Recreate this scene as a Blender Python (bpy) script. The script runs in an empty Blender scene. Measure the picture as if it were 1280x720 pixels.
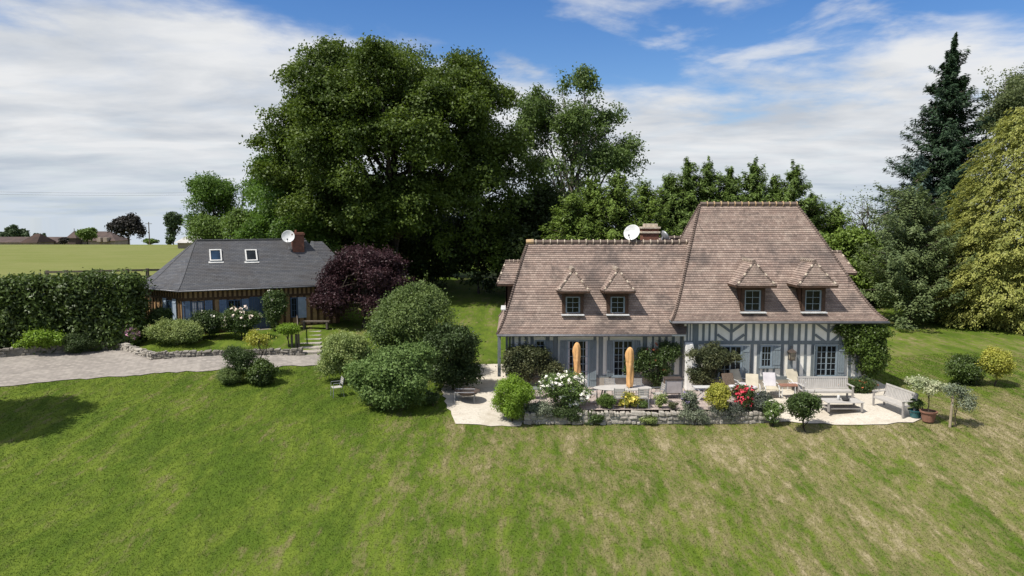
import bpy, bmesh, math, random
import numpy as np
from mathutils import Vector, Matrix
R = math.radians
S = bpy.context.scene
COL = S.collection
# ------------------------------------------------------------------ camera
F, CZ = 900.0, 8.1
PITCH = math.atan(87 / F)
cam = bpy.data.objects.new('camera', bpy.data.cameras.new('camera'))
COL.objects.link(cam)
cam.location = (0, 0, CZ)
cam.rotation_euler = (math.pi / 2 - PITCH, 0, 0)
cam.data.lens = 36 * F / 1280
cam.data.sensor_width = 36
cam.data.clip_end = 9000
S.camera = cam
# ------------------------------------------------------------------ light
SUN = Vector((-0.66, -0.44, 1.2)).normalized()
EL = math.asin(SUN.z)
AZ = math.atan2(SUN.x, SUN.y)
sl = bpy.data.lights.new('sun', 'SUN')
sl.energy = 4.6; sl.angle = R(0.53); sl.color = (1.0, 0.955, 0.88)
so = bpy.data.objects.new('sun', sl); COL.objects.link(so)
so.rotation_euler = SUN.to_track_quat('Z', 'Y').to_euler()
S.view_settings.view_transform = 'Standard'
S.view_settings.look = 'None'
S.view_settings.exposure = 0.28
S.view_settings.gamma = 1.0
S.view_settings.use_curve_mapping = False
S.cycles.max_bounces = 5
S.cycles.diffuse_bounces = 2
S.cycles.transmission_bounces = 3
S.cycles.transparent_max_bounces = 4


class NT:
    """tiny node-tree helper"""
    def __init__(s, tree):
        s.t = tree; tree.nodes.clear()
    def n(s, typ, **kw):
        nd = s.t.nodes.new(typ)
        for k, v in kw.items():
            if k.startswith('i_'):
                key = k[2:]
                nd.inputs[int(key) if key.isdigit() else key.replace('_', ' ')].default_value = v
            else:
                setattr(nd, k, v)
        return nd
    def l(s, a, b): s.t.links.new(a, b)
    def put(s, sock, v):
        if hasattr(v, 'default_value') and hasattr(v, 'is_output'): s.l(v, sock)
        else: sock.default_value = v
    def m(s, op, a, b=0.0, c=0.0, clamp=False):
        nd = s.n('ShaderNodeMath', operation=op, use_clamp=clamp)
        for i, v in enumerate((a, b, c)): s.put(nd.inputs[i], v)
        return nd.outputs[0]
    def noise(s, vec, scale, detail=3, rough=.55, dist=0.0):
        nd = s.n('ShaderNodeTexNoise')
        s.l(vec, nd.inputs['Vector'])
        nd.inputs['Scale'].default_value = scale; nd.inputs['Detail'].default_value = detail
        nd.inputs['Roughness'].default_value = rough; nd.inputs['Distortion'].default_value = dist
        return nd.outputs['Fac']
    def ramp(s, fac, stops, interp='LINEAR'):
        nd = s.n('ShaderNodeValToRGB'); s.l(fac, nd.inputs[0])
        cr = nd.color_ramp; cr.interpolation = interp
        while len(cr.elements) < len(stops): cr.elements.new(0.5)
        for e, (p, c) in zip(cr.elements, stops):
            e.position = p; e.color = (c, c, c, 1) if isinstance(c, (int, float)) else (*c, 1)
        return nd.outputs[0]
    def mix(s, fac, a, b, mode='MIX'):
        nd = s.n('ShaderNodeMix', data_type='RGBA', blend_type=mode)
        s.put(nd.inputs[0], fac)
        for i, v in ((6, a), (7, b)):
            if isinstance(v, tuple): v = (*v, 1) if len(v) == 3 else v
            s.put(nd.inputs[i], v)
        return nd.outputs[2]
    def smooth(s, x, a, b):
        nd = s.n('ShaderNodeMapRange', interpolation_type='SMOOTHSTEP')
        s.put(nd.inputs[0], x)
        s.put(nd.inputs[1], a); s.put(nd.inputs[2], b)
        return nd.outputs[0]


W = bpy.data.worlds.new('World'); S.world = W; W.use_nodes = True
q = NT(W.node_tree)
sky = q.n('ShaderNodeTexSky', sky_type='NISHITA')
sky.sun_disc = False; sky.sun_elevation = EL; sky.sun_rotation = AZ
sky.altitude = 100; sky.air_density = 1.0; sky.dust_density = 0.3; sky.ozone_density = 2.0
gco = q.n('ShaderNodeTexCoord').outputs['Generated']
sp = q.n('ShaderNodeSeparateXYZ'); q.l(gco, sp.inputs[0])
zz = q.m('MAXIMUM', sp.outputs[2], 0.0)
zd = q.m('ADD', zz, 0.11)
cx = q.m('DIVIDE', sp.outputs[0], zd); cy = q.m('DIVIDE', sp.outputs[1], zd)
cv = q.n('ShaderNodeCombineXYZ'); q.l(q.m('MULTIPLY', cx, 1.0), cv.inputs[0]); q.l(cy, cv.inputs[1])
cv.inputs[2].default_value = 3.3
n1 = q.noise(cv.outputs[0], 0.85, 7, .56, .25)
n2 = q.noise(cv.outputs[0], 3.0, 7, .60, .25)
n3 = q.noise(cv.outputs[0], 1.3, 6, .55, .4)
# the sheet of cloud ends in a soft edge about 12 degrees up on the right and higher on the left
azx = q.m('DIVIDE', sp.outputs[0], q.m('MAXIMUM', sp.outputs[1], 0.15))
edge = q.m('MULTIPLY_ADD', q.smooth(azx, 0.20, -0.50), 0.075, 0.183)
edge = q.m('MULTIPLY_ADD', q.m('SUBTRACT', n1, 0.5), 0.22, edge)
edge = q.m('MULTIPLY_ADD', q.m('SUBTRACT', n2, 0.5), 0.07, edge)
sheet = q.smooth(q.m('SUBTRACT', edge, zz), -0.025, 0.040)
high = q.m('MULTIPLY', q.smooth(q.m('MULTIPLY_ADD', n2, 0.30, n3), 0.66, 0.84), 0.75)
over = q.m('MULTIPLY', q.smooth(zz, .36, .55), q.smooth(n1, .25, .55))  # unseen cloud high above the view, added to whiten the ambient light
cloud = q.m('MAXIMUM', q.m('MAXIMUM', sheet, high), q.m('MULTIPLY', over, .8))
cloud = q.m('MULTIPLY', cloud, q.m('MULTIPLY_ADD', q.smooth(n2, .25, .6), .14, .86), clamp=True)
streak_v = q.n('ShaderNodeCombineXYZ'); q.l(q.m('MULTIPLY', cx, 0.45), streak_v.inputs[0]); q.l(q.m('MULTIPLY', cy, .75), streak_v.inputs[1])
n4 = q.noise(streak_v.outputs[0], 2.6, 6, .55, .3)
ccol = q.ramp(q.m('MULTIPLY_ADD', n1, .5, q.m('MULTIPLY', n4, .5)), [(0.36, (.50, .54, .60)), (.46, (.635, .66, .695)), (.56, (.77, .78, .795))])
hz = q.smooth(zz, 0.10, 0.0)
ccol = q.mix(q.m('MULTIPLY', hz, .5), ccol, (.40, .52, .66))
hsv = q.n('ShaderNodeHueSaturation'); q.l(sky.outputs[0], hsv.inputs['Color']); hsv.inputs['Saturation'].default_value = 1.35; hsv.inputs['Hue'].default_value = .512
b1 = q.n('ShaderNodeBackground'); q.l(hsv.outputs[0], b1.inputs[0]); b1.inputs[1].default_value = 0.105
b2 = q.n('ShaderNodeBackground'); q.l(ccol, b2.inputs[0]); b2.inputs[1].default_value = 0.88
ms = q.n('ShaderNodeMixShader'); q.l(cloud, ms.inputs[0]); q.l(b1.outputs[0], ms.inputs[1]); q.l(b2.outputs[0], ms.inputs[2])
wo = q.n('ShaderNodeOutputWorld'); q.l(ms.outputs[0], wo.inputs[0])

# ------------------------------------------------------------------ materials
MAT = {}
def _new(name):
    m = bpy.data.materials.new(name); m.use_nodes = True; MAT[name] = m
    return m, NT(m.node_tree)
def _out(t, sh):
    o = t.n('ShaderNodeOutputMaterial'); t.l(sh, o.inputs[0])
def _pr(t, col, rough=.7, spec=.3, metal=0.0, bump=None, bstr=.3, bdist=.02):
    p = t.n('ShaderNodeBsdfPrincipled')
    if isinstance(col, tuple): p.inputs['Base Color'].default_value = (*col, 1)
    else: t.l(col, p.inputs['Base Color'])
    t.put(p.inputs['Roughness'], rough); p.inputs['Specular IOR Level'].default_value = spec
    p.inputs['Metallic'].default_value = metal
    if bump is not None:
        b = t.n('ShaderNodeBump'); b.inputs['Strength'].default_value = bstr; b.inputs['Distance'].default_value = bdist
        t.l(bump, b.inputs['Height']); t.l(b.outputs[0], p.inputs['Normal'])
    return p
def plain(name, c1, c2=None, scale=6, rough=.7, spec=.3, metal=0.0, bstr=.25, bscale=None, bdist=.01, stretch=None, isl=0.0):
    """base colour wandering between two tones, light bump"""
    m, t = _new(name)
    co = t.n('ShaderNodeTexCoord').outputs['Object']
    if stretch:
        mp = t.n('ShaderNodeMapping'); mp.inputs['Scale'].default_value = stretch; t.l(co, mp.inputs[0]); co = mp.outputs[0]
    n = t.noise(co, scale, 5, .62)
    c2 = c2 or tuple(x * .72 for x in c1)
    f = t.smooth(n, .3, .7)
    if isl:
        ri = t.n('ShaderNodeNewGeometry').outputs['Random Per Island']
        f = t.m('MULTIPLY_ADD', ri, isl, t.m('MULTIPLY', f, 1 - isl))
    col = t.mix(f, c1, c2)
    b = t.noise(co, bscale or scale * 4, 4, .6)
    _out(t, _pr(t, col, rough, spec, metal, b, bstr, bdist).outputs[0])
    return m
def leafm(name, a, b, c=None, trans=.28, rough=.5, spec=.25, cl=.35):
    """foliage: tone differs from leaf to leaf and from spray to spray"""
    m, t = _new(name)
    c = c or tuple(x * .7 for x in a)
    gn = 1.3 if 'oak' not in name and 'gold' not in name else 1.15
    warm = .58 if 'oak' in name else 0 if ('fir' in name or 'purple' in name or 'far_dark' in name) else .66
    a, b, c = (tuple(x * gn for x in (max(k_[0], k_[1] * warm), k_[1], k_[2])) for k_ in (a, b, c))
    ge = t.n('ShaderNodeNewGeometry'); ri = ge.outputs['Random Per Island']
    co = t.n('ShaderNodeTexCoord').outputs['Object']
    n = t.noise(co, cl, 3, .6)
    col = t.mix(t.m('MULTIPLY_ADD', ri, .7, .15), a, b)
    col = t.mix(t.m('MULTIPLY', t.smooth(n, .40, .66), .75), col, c)
    p = _pr(t, col, rough, spec)
    tr = t.n('ShaderNodeBsdfTranslucent')
    hs = t.n('ShaderNodeHueSaturation'); t.l(col, hs.inputs['Color']); hs.inputs['Saturation'].default_value = 1.1; hs.inputs['Value'].default_value = 1.3
    t.l(hs.outputs[0], tr.inputs[0])
    x = t.n('ShaderNodeMixShader'); x.inputs[0].default_value = trans
    t.l(p.outputs[0], x.inputs[1]); t.l(tr.outputs[0], x.inputs[2])
    _out(t, x.outputs[0])
    return m
def tilem(name, tones, patch1, patch2, rough=.85, spec=.15, dirt=.5):
    """roof tiles: u counts tiles, v counts courses"""
    m, t = _new(name)
    uv = t.n('ShaderNodeUVMap').outputs[0]
    s = t.n('ShaderNodeSeparateXYZ'); t.l(uv, s.inputs[0])
    row = t.m('FLOOR', s.outputs[1])
    uo = t.m('MULTIPLY_ADD', row, .5, s.outputs[0])
    cl = t.m('FLOOR', uo)
    cb = t.n('ShaderNodeCombineXYZ'); t.l(cl, cb.inputs[0]); t.l(row, cb.inputs[1])
    wn = t.n('ShaderNodeTexWhiteNoise', noise_dimensions='2D'); t.l(cb.outputs[0], wn.inputs['Vector'])
    k = len(tones)
    col = t.ramp(wn.outputs['Value'], [(i / (k - 1), c) for i, c in enumerate(tones)])
    rn = t.n('ShaderNodeTexWhiteNoise', noise_dimensions='1D'); t.l(row, rn.inputs['W'])
    col = t.mix(t.m('MULTIPLY', rn.outputs['Value'], .5), col, patch2)
    co = t.n('ShaderNodeTexCoord').outputs['Object']
    n1 = t.noise(co, .55, 6, .65, .4); n2 = t.noise(co, 1.7, 6, .7, .3)
    mp = t.n('ShaderNodeMapping'); mp.inputs['Scale'].default_value = (2.2, 2.2, .5); t.l(co, mp.inputs[0])
    n3 = t.noise(mp.outputs[0], 1.0, 6, .7, .3)
    m4 = t.n('ShaderNodeMapping'); m4.inputs['Scale'].default_value = (.35, .35, 2.6); t.l(co, m4.inputs[0]); n4 = t.noise(m4.outputs[0], 2.2, 5, .7, .2)
    col = t.mix(t.m('MULTIPLY', t.smooth(n4, .45, .72), .55), col, tuple(x * .75 for x in patch1))
    col = t.mix(t.m('MULTIPLY', t.smooth(n1, .48, .68), dirt), col, patch1)
    col = t.mix(t.m('MULTIPLY', t.smooth(n2, .5, .72), dirt * .8), col, patch2)
    col = t.mix(t.m('MULTIPLY', t.smooth(n3, .55, .75), dirt), col, tuple(x * .55 for x in patch1))
    gap = t.m('LESS_THAN', t.m('FRACT', uo), .09)
    col = t.mix(t.m('MULTIPLY', gap, .6), col, tuple(x * .3 for x in tones[0]))
    p = _pr(t, col, rough, spec, 0, t.m('MULTIPLY_ADD', wn.outputs['Value'], .6, n2), .35, .02)
    _out(t, p.outputs[0])
    return m

plain('plaster', (.88, .85, .77), (.80, .76, .66), 2.2, .9, .1, bstr=.3)
plain('white_render', (.82, .80, .76), (.66, .64, .58), 1.8, .9, .1, bstr=.5, bdist=.02)
plain('blue_timber', (.200, .222, .228), (.150, .172, .180), 5, .75, .2, stretch=(3, 3, .5))
plain('blue_paint', (.160, .192, .208), (.190, .222, .238), 4, .6, .3)
plain('window_paint', (.27, .32, .35), (.21, .26, .29), 4, .55, .3)
plain('white_paint', (.62, .61, .58), (.50, .49, .46), 4, .5, .35)
plain('plinth_stone', (.46, .41, .34), (.30, .27, .22), 1.6, .9, .1, bstr=.6, bdist=.03)
plain('wall_stone', (.34, .31, .27), (.12, .11, .09), 5, .92, .1, bstr=.9, bdist=.03, isl=.6)
plain('light_stone', (.52, .475, .41), (.20, .18, .15), 7, .92, .1, bstr=.9, bdist=.03, isl=.6)
plain('step_stone', (.42, .38, .33), (.28, .25, .21), 3, .92, .1, bstr=.6)
plain('oak_timber', (.115, .066, .032), (.060, .036, .020), 6, .8, .15, stretch=(3, 3, .4))
plain('tan_infill', (.42, .27, .135), (.30, .185, .09), 3, .9, .1, bstr=.4)
plain('dark_blue_paint', (.050, .075, .120), (.06, .09, .14), 4, .6, .3)
plain('shutter_blue', (.12, .17, .25), (.15, .20, .28), 4, .65, .25)
plain('pale_blue', (.36, .42, .50), (.28, .34, .42), 4, .65, .25)
plain('teak', (.40, .37, .34), (.27, .25, .23), 3, .85, .15, stretch=(1, 1, 6), isl=.4)
plain('pale_teak', (.50, .47, .43), (.38, .36, .33), 4, .8, .15, isl=.4)
plain('brown_wood', (.085, .048, .032), (.05, .032, .022), 5, .7, .2)
plain('old_wood', (.17, .14, .11), (.10, .085, .07), 4, .9, .1, stretch=(3, 3, .5))
plain('terracotta', (.30, .155, .105), (.21, .11, .08), 4, .85, .15)
plain('teal_glaze', (.03, .13, .14), (.02, .08, .10), 4, .2, .5)
plain('soil', (.07, .05, .035), (.04, .03, .02), 8, .95, .05)
plain('canvas', (.72, .42, .19), (.60, .33, .13), 2.5, .85, .1, bstr=.5, bscale=7, bdist=.03, stretch=(2.5, 2.5, .6))
plain('dish_white', (.70, .70, .69), (.52, .52, .50), 4, .6, .3)
plain('grey_metal', (.35, .36, .37), (.26, .27, .28), 5, .45, .4, .4)
plain('dark_metal', (.03, .03, .032), (.05, .048, .045), 6, .5, .4, .3)
plain('rust_metal', (.10, .07, .055), (.05, .045, .042), 6, .7, .3, .2)
plain('white_metal', (.72, .72, .70), (.62, .62, .60), 5, .45, .4)
plain('cream_cloth', (.56, .50, .38), (.46, .41, .31), 3, .9, .1)
plain('white_cloth', (.58, .55, .55), (.48, .45, .46), 3, .9, .1)
plain('grey_cloth', (.42, .39, .38), (.34, .31, .30), 4, .9, .1)
plain('wicker', (.10, .07, .05), (.17, .125, .09), 22, .8, .2, bstr=.8)
plain('brick_chimney', (.22, .095, .065), (.13, .07, .05), 7, .9, .1, bstr=.8, bscale=14)
plain('ridge_mortar', (.60, .52, .42), (.40, .32, .24), 7, .9, .1, bstr=.6)
plain('ridge_ochre', (.52, .36, .19), (.42, .30, .19), 5, .9, .1, bstr=.6)
plain('bark', (.11, .09, .07), (.06, .05, .04), 4, .95, .1, bstr=.9, stretch=(3, 3, .6), bdist=.05)
plain('pale_bark', (.20, .18, .15), (.11, .10, .085), 4, .95, .1, bstr=.8, stretch=(3, 3, .6), bdist=.05)
plain('stake_wood', (.40, .33, .23), (.28, .23, .16), 5, .9, .1)
plain('zinc', (.20, .20, .21), (.15, .15, .16), 5, .5, .4, .3)
plain('far_roof', (.115, .085, .074), (.08, .062, .056), .5, .9, .1)
plain('far_wall', (.36, .30, .25), (.26, .21, .17), .5, .9, .1)
plain('far_wood', (.075, .05, .04), (.05, .038, .032), .5, .9, .1)
plain('pale_roof', (.48, .46, .42), (.38, .36, .33), 1, .9, .1)
plain('petal_white', (.86, .84, .76), (.84, .78, .66), 9, .7, .2, bstr=0, isl=.6)
plain('petal_cream', (.84, .76, .60), (.84, .66, .58), 9, .7, .2, bstr=0, isl=.8)
plain('petal_red', (.62, .03, .06), (.72, .10, .14), 9, .6, .2, bstr=0, isl=.8)
plain('petal_pink', (.70, .34, .44), (.78, .52, .60), 9, .7, .2, bstr=0, isl=.8)
plain('petal_yellow', (.78, .58, .06), (.80, .68, .20), 9, .7, .2, bstr=0, isl=.8)
plain('petal_rust', (.50, .12, .06), (.60, .22, .10), 9, .7, .2, bstr=0, isl=.8)
plain('petal_violet', (.22, .17, .34), (.30, .24, .40), 9, .7, .2, bstr=0, isl=.8)

def glass(name, col, rough=.04):
    m, t = _new(name)
    co = t.n('ShaderNodeTexCoord').outputs['Object']
    n = t.noise(co, 1.5, 2, .5)
    _out(t, _pr(t, t.mix(t.smooth(n, .35, .65), col, tuple(x * .5 for x in col)), rough, .3, 0, n, .03, .05).outputs[0])
glass('pane_dark', (.012, .015, .018)); glass('pane_blue', (.02, .045, .085)); glass('lantern_glass', (.35, .30, .22), .1)

tilem('clay_tiles', [(.185, .135, .113), (.27, .197, .163), (.225, .160, .132), (.345, .262, .218), (.275, .195, .160), (.20, .148, .126)],
      (.120, .098, .088), (.42, .335, .275), dirt=.85)
tilem('slates', [(.060, .064, .074), (.085, .088, .098), (.070, .073, .082), (.105, .108, .115)], (.075, .068, .064), (.115, .110, .105), .6, .3, .5)

# leaf kinds
leafm('oak_leaf', (.064, .098, .016), (.118, .162, .030), (.036, .060, .012))
leafm('oak_light_leaf', (.075, .150, .028), (.115, .195, .040), (.050, .110, .022), trans=.35)
leafm('ash_leaf', (.080, .125, .032), (.120, .170, .050), (.055, .090, .026), trans=.32)
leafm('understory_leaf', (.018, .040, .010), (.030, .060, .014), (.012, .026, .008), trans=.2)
leafm('thuja_leaf', (.105, .160, .028), (.150, .205, .040), (.065, .108, .022), trans=.22, cl=.5)
leafm('thuja_dark_leaf', (.085, .140, .030), (.130, .190, .042), (.052, .092, .022), trans=.2, cl=.5)
leafm('fir_leaf', (.024, .048, .022), (.040, .070, .032), (.014, .030, .014), trans=.12)
leafm('blue_fir_leaf', (.055, .090, .075), (.075, .115, .095), (.040, .065, .055), trans=.12)
leafm('gold_leaf', (.215, .235, .050), (.345, .340, .095), (.125, .150, .034), trans=.22, cl=1.2)
leafm('cherry_leaf', (.105, .140, .052), (.150, .185, .075), (.070, .100, .040), trans=.25)
leafm('birch_leaf', (.100, .125, .048), (.125, .150, .062), (.080, .100, .042), trans=.3)
leafm('purple_leaf', (.036, .017, .020), (.064, .031, .034), (.022, .011, .013), trans=.2)
leafm('laurel_leaf', (.030, .066, .013), (.075, .125, .028), (.018, .042, .010), trans=.18, rough=.45, spec=.35, cl=.8)
leafm('olive_leaf', (.100, .140, .040), (.145, .190, .060), (.070, .106, .032), trans=.25, cl=1)
leafm('shrub_dark_leaf', (.036, .062, .020), (.060, .092, .028), (.024, .044, .014), trans=.2, cl=1)
leafm('dogwood_leaf', (.090, .155, .042), (.160, .230, .080), (.060, .110, .030), trans=.28, rough=.6, spec=.15, cl=1.2)
leafm('feather_leaf', (.190, .235, .075), (.260, .300, .110), (.130, .175, .055), trans=.3, cl=1.5)
leafm('bright_leaf', (.130, .240, .026), (.190, .300, .045), (.085, .180, .020), trans=.32, cl=1.5)
leafm('yellow_leaf', (.300, .310, .050), (.400, .370, .080), (.200, .230, .040), trans=.3, cl=1.5)
leafm('grey_leaf', (.150, .175, .110), (.220, .240, .165), (.100, .125, .075), trans=.2, cl=1.5)
leafm('variegated_leaf', (.360, .380, .230), (.480, .470, .320), (.200, .250, .110), trans=.25, cl=2)
leafm('rose_leaf', (.045, .085, .024), (.080, .120, .036), (.032, .060, .018), trans=.22, rough=.4, cl=1.2)
leafm('rose_light_leaf', (.105, .165, .045), (.150, .210, .065), (.075, .125, .035), trans=.25, rough=.4, cl=1.2)
leafm('wisteria_leaf', (.065, .080, .034), (.130, .130, .060), (.036, .050, .022), trans=.25, cl=1.2)
leafm('creeper_leaf', (.036, .090, .016), (.085, .165, .034), (.022, .056, .012), trans=.22, rough=.4, cl=1.2)
leafm('far_leaf', (.050, .080, .036), (.070, .105, .045), (.038, .062, .030), trans=.2)
leafm('far_dark_leaf', (.026, .024, .020), (.040, .034, .026), (.018, .018, .016), trans=.15)
leafm('far_green_leaf', (.075, .135, .028), (.100, .165, .038), (.055, .105, .022), trans=.25)
leafm('lavender_leaf', (.085, .100, .075), (.120, .130, .100), (.06, .075, .055), trans=.2)

def lawn_colour(t):
    """thin and straw-coloured in patches and old mower lines, most of it on the bank below the terrace"""
    co = t.n('ShaderNodeNewGeometry').outputs['Position']
    sx = t.n('ShaderNodeSeparateXYZ'); t.l(co, sx.inputs[0])
    ln = t.n('ShaderNodeMapping'); ln.inputs['Rotation'].default_value = (0, 0, R(-14)); ln.inputs['Scale'].default_value = (1.15, .42, 1); t.l(co, ln.inputs[0])
    co0 = co; co = ln.outputs[0]
    a = t.noise(co, .12, 5, .6, .6); b = t.noise(co, .60, 6, .70, .5); c = t.noise(co, 3.2, 6, .74); d = t.noise(co0, 14, 4, .7)
    rt = t.n('ShaderNodeMapping'); rt.inputs['Rotation'].default_value = (0, 0, R(-27)); rt.inputs['Scale'].default_value = (1.35, .13, 1); t.l(co0, rt.inputs[0])
    e = t.noise(rt.outputs[0], 1.1, 4, .6, .25)
    col = t.mix(t.smooth(b, .36, .64), (.074, .120, .012), (.132, .176, .022))
    col = t.mix(t.m('MULTIPLY', t.smooth(c, .40, .64), .6), col, (.045, .074, .010))
    bank = t.m('MULTIPLY', t.smooth(sx.outputs[0], -8.0, 5.0), t.smooth(sx.outputs[1], 33.0, 27.5))
    near = t.smooth(sx.outputs[1], 14.0, 30.0)
    bank = t.m('MULTIPLY_ADD', bank, t.m('MULTIPLY_ADD', near, .11, .07), t.m('MULTIPLY_ADD', t.smooth(sx.outputs[0], -14, 12), .10, -.10))
    dry = t.m('ADD', t.m('MULTIPLY_ADD', a, .45, t.m('MULTIPLY', b, .55)), t.m('MULTIPLY_ADD', e, .52, t.m('SUBTRACT', bank, .06)))
    dry = t.m('ADD', dry, t.m('MULTIPLY', t.m('SUBTRACT', c, .5), 1.0))
    col = t.mix(t.m('MULTIPLY', t.smooth(dry, .62, .90), .78), col, (.215, .180, .085))
    col = t.mix(t.m('MULTIPLY', t.smooth(dry, .84, 1.06), .75), col, (.37, .305, .19))
    fm = t.n('ShaderNodeMapping'); fm.inputs['Scale'].default_value = (.12, .22, 1); t.l(co0, fm.inputs[0]); b = t.noise(fm.outputs[0], 1.0, 6, .7, .3)
    far = t.m('MULTIPLY', t.smooth(sx.outputs[1], 48, 56), t.smooth(sx.outputs[0], -12, -16))
    col = t.mix(far, col, t.mix(t.smooth(b, .25, .75), (.150, .172, .040), (.205, .208, .070)))
    return col, c, d
def lawn_material():
    m, t = _new('lawn')
    col, c, d = lawn_colour(t)
    col = t.mix(t.m('MULTIPLY', t.smooth(d, .45, .7), .4), col, (.05, .075, .016))
    _out(t, _pr(t, col, .9, .1, 0, t.m('MULTIPLY_ADD', d, .6, c), .6, .06).outputs[0])
    m, t = _new('grass_blade')
    col, c, d = lawn_colour(t)
    ri = t.n('ShaderNodeNewGeometry').outputs['Random Per Island']
    hs = t.n('ShaderNodeHueSaturation'); t.l(col, hs.inputs['Color']); t.l(t.m('MULTIPLY_ADD', ri, .75, .72), hs.inputs['Value'])
    p = _pr(t, hs.outputs[0], .7, .15)
    tr = t.n('ShaderNodeBsdfTranslucent'); t.l(hs.outputs[0], tr.inputs[0])
    x = t.n('ShaderNodeMixShader'); x.inputs[0].default_value = .3; t.l(p.outputs[0], x.inputs[1]); t.l(tr.outputs[0], x.inputs[2])
    _out(t, x.outputs[0])
lawn_material()
def gravel_material(name, a, b, c, vs=26):
    m, t = _new(name)
    co = t.n('ShaderNodeTexCoord').outputs['Object']
    v = t.n('ShaderNodeTexVoronoi'); v.inputs['Scale'].default_value = vs; t.l(co, v.inputs['Vector'])
    n = t.noise(co, .7, 6, .72, .7); n2 = t.noise(co, 5, 6, .75)
    sv = t.n('ShaderNodeSeparateColor'); t.l(v.outputs['Color'], sv.inputs[0])
    col = t.mix(sv.outputs[0], a, b)
    col = t.mix(t.m('MULTIPLY', t.smooth(n, .45, .7), .7), col, c)
    col = t.mix(t.m('MULTIPLY', t.smooth(n2, .52, .72), .55), col, tuple(x * .55 for x in c))
    _out(t, _pr(t, col, .92, .1, 0, v.outputs['Distance'], .5, .02).outputs[0])
gravel_material('gravel', (.50, .45, .37), (.62, .57, .48), (.42, .36, .28))
def paving_material(name, tones, w, h, mortar, rot=0.0):
    m, t = _new(name)
    co = t.n('ShaderNodeTexCoord').outputs['Object']
    mp = t.n('ShaderNodeMapping'); mp.inputs['Rotation'].default_value = (0, 0, rot); t.l(co, mp.inputs[0])
    br = t.n('ShaderNodeTexBrick'); t.l(mp.outputs[0], br.inputs['Vector'])
    br.inputs['Color1'].default_value = (*tones[0], 1); br.inputs['Color2'].default_value = (*tones[1], 1); br.inputs['Mortar'].default_value = (*mortar, 1)
    br.inputs['Scale'].default_value = 1; br.inputs['Brick Width'].default_value = w; br.inputs['Row Height'].default_value = h
    br.inputs['Mortar Size'].default_value = .012; br.inputs['Bias'].default_value = 0
    n = t.noise(co, .8, 6, .7, .5); n2 = t.noise(co, 4, 6, .7)
    col = t.mix(t.m('MULTIPLY', t.smooth(n, .42, .7), .65), br.outputs[0], tones[2])
    col = t.mix(t.m('MULTIPLY', t.smooth(n2, .5, .72), .5), col, tones[3])
    _out(t, _pr(t, col, .9, .15, 0, t.m('MULTIPLY_ADD', n2, .5, br.outputs['Fac']), .4, -.015).outputs[0])
paving_material('cobbles', [(.33, .295, .262), (.235, .212, .190), (.36, .325, .285), (.16, .145, .125)], .30, .20, (.20, .18, .15), R(18))
paving_material('terrace_flags', [(.44, .36, .32), (.34, .275, .245), (.50, .43, .38), (.27, .22, .19)], .42, .28, (.25, .21, .18), 0)

# ------------------------------------------------------------------ geometry helpers
ORG = {}
def ray(px, py):
    c, s = math.cos(PITCH), math.sin(PITCH)
    u = (px - 640) / F; v = (360 - py) / F
    return Vector((u, c + v * s, -s + v * c))
def at(px, py, z):
    r = ray(px, py); t = (z - CZ) / r.z
    return Vector((r.x * t, r.y * t, z))
def aty(px, py, Y):
    r = ray(px, py); t = Y / r.y
    return Vector((r.x * t, Y, CZ + r.z * t))
# the lie of the land, surveyed spot heights
SPOT = np.array([(-30, 6, -3.1), (0, 6, -3.3), (30, 6, -3.0), (0, 16, -2.2), (-14, 19, -1.7), (14, 19, -1.85), (30, 19, -1.2), (-35, 18, -1.5),
 (.5, 29.75, -.58), (5, 29.7, -.58), (11, 29.6, -.52), (13, 29, -.32), (16.2, 28.2, -.08), (.5, 30.6, -.42), (5, 31, -.30), (11, 31, -.28),
 (5, 36, -.12), (12, 38, -.08), (16, 33, -.03), (13, 31, -.05), (15, 29.2, -.06), (18.2, 33, .03), (18.3, 40, .2), (-2, 30, -.34), (-1, 34, -.12), (-1.2, 39, .02), (-2, 44, .4),
 (-4.8, 30.4, -.28), (-10.5, 38, .3), (-24.5, 33.8, .1), (-24, 28, -.5), (-14, 30, -.35), (-36, 34, .2), (-38, 25, -.7), (-8, 24, -1.1), (8, 24, -1.2),
 (-27.6, 38.3, .72), (-22.6, 41, .78), (-19.2, 38.2, .48), (-11.6, 38.8, .5), (-36, 37, .6), (-20, 40.6, 1.0), (-15.5, 40.3, .95), (-14.6, 43.2, 1.3), (-22.5, 44, 1.25),
 (-12, 43.6, 1.3), (-8, 44, 1.05), (-16, 49, 1.7), (-9, 49, 1.4), (21.6, 33.8, .25), (27, 49, .9), (31, 45.7, 1.0), (24, 40, .5), (36, 35, .7), (20, 28, -.2),
 (26, 24, -.75), (42, 50, 1.6), (20, 45, .45), (8, 45, .3), (0, 48, .8), (-6, 52, 1.3), (0, 60, 1.8), (20, 60, 1.6), (42, 66, 2.3), (-30, 46, 2.0), (-40, 44, 2.2), (-28, 53, 3.1), (-45, 55, 3.2),
 (-60, 40, 2.2), (-60, 20, -.8), (62, 40, 2.0), (62, 20, -.4), (-62, 62, 3.4), (-40, 70, 3.4), (-20, 65, 3.0), (0, 78, 2.6), (40, 84, 2.8), (70, 70, 2.8), (-70, 90, 3.3), (-35, 90, 3.3), (0, 92, 3.0), (40, 95, 3.0), (80, 95, 3.0)], float)
def _tps(d2): return np.where(d2 > 1e-9, d2 * np.log(np.maximum(d2, 1e-9)) * .5, 0.0)
_n = len(SPOT)
_A = np.zeros((_n + 3, _n + 3))
_A[:_n, :_n] = _tps(((SPOT[:, None, :2] - SPOT[None, :, :2]) ** 2).sum(-1)) + np.eye(_n) * 2.0
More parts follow.
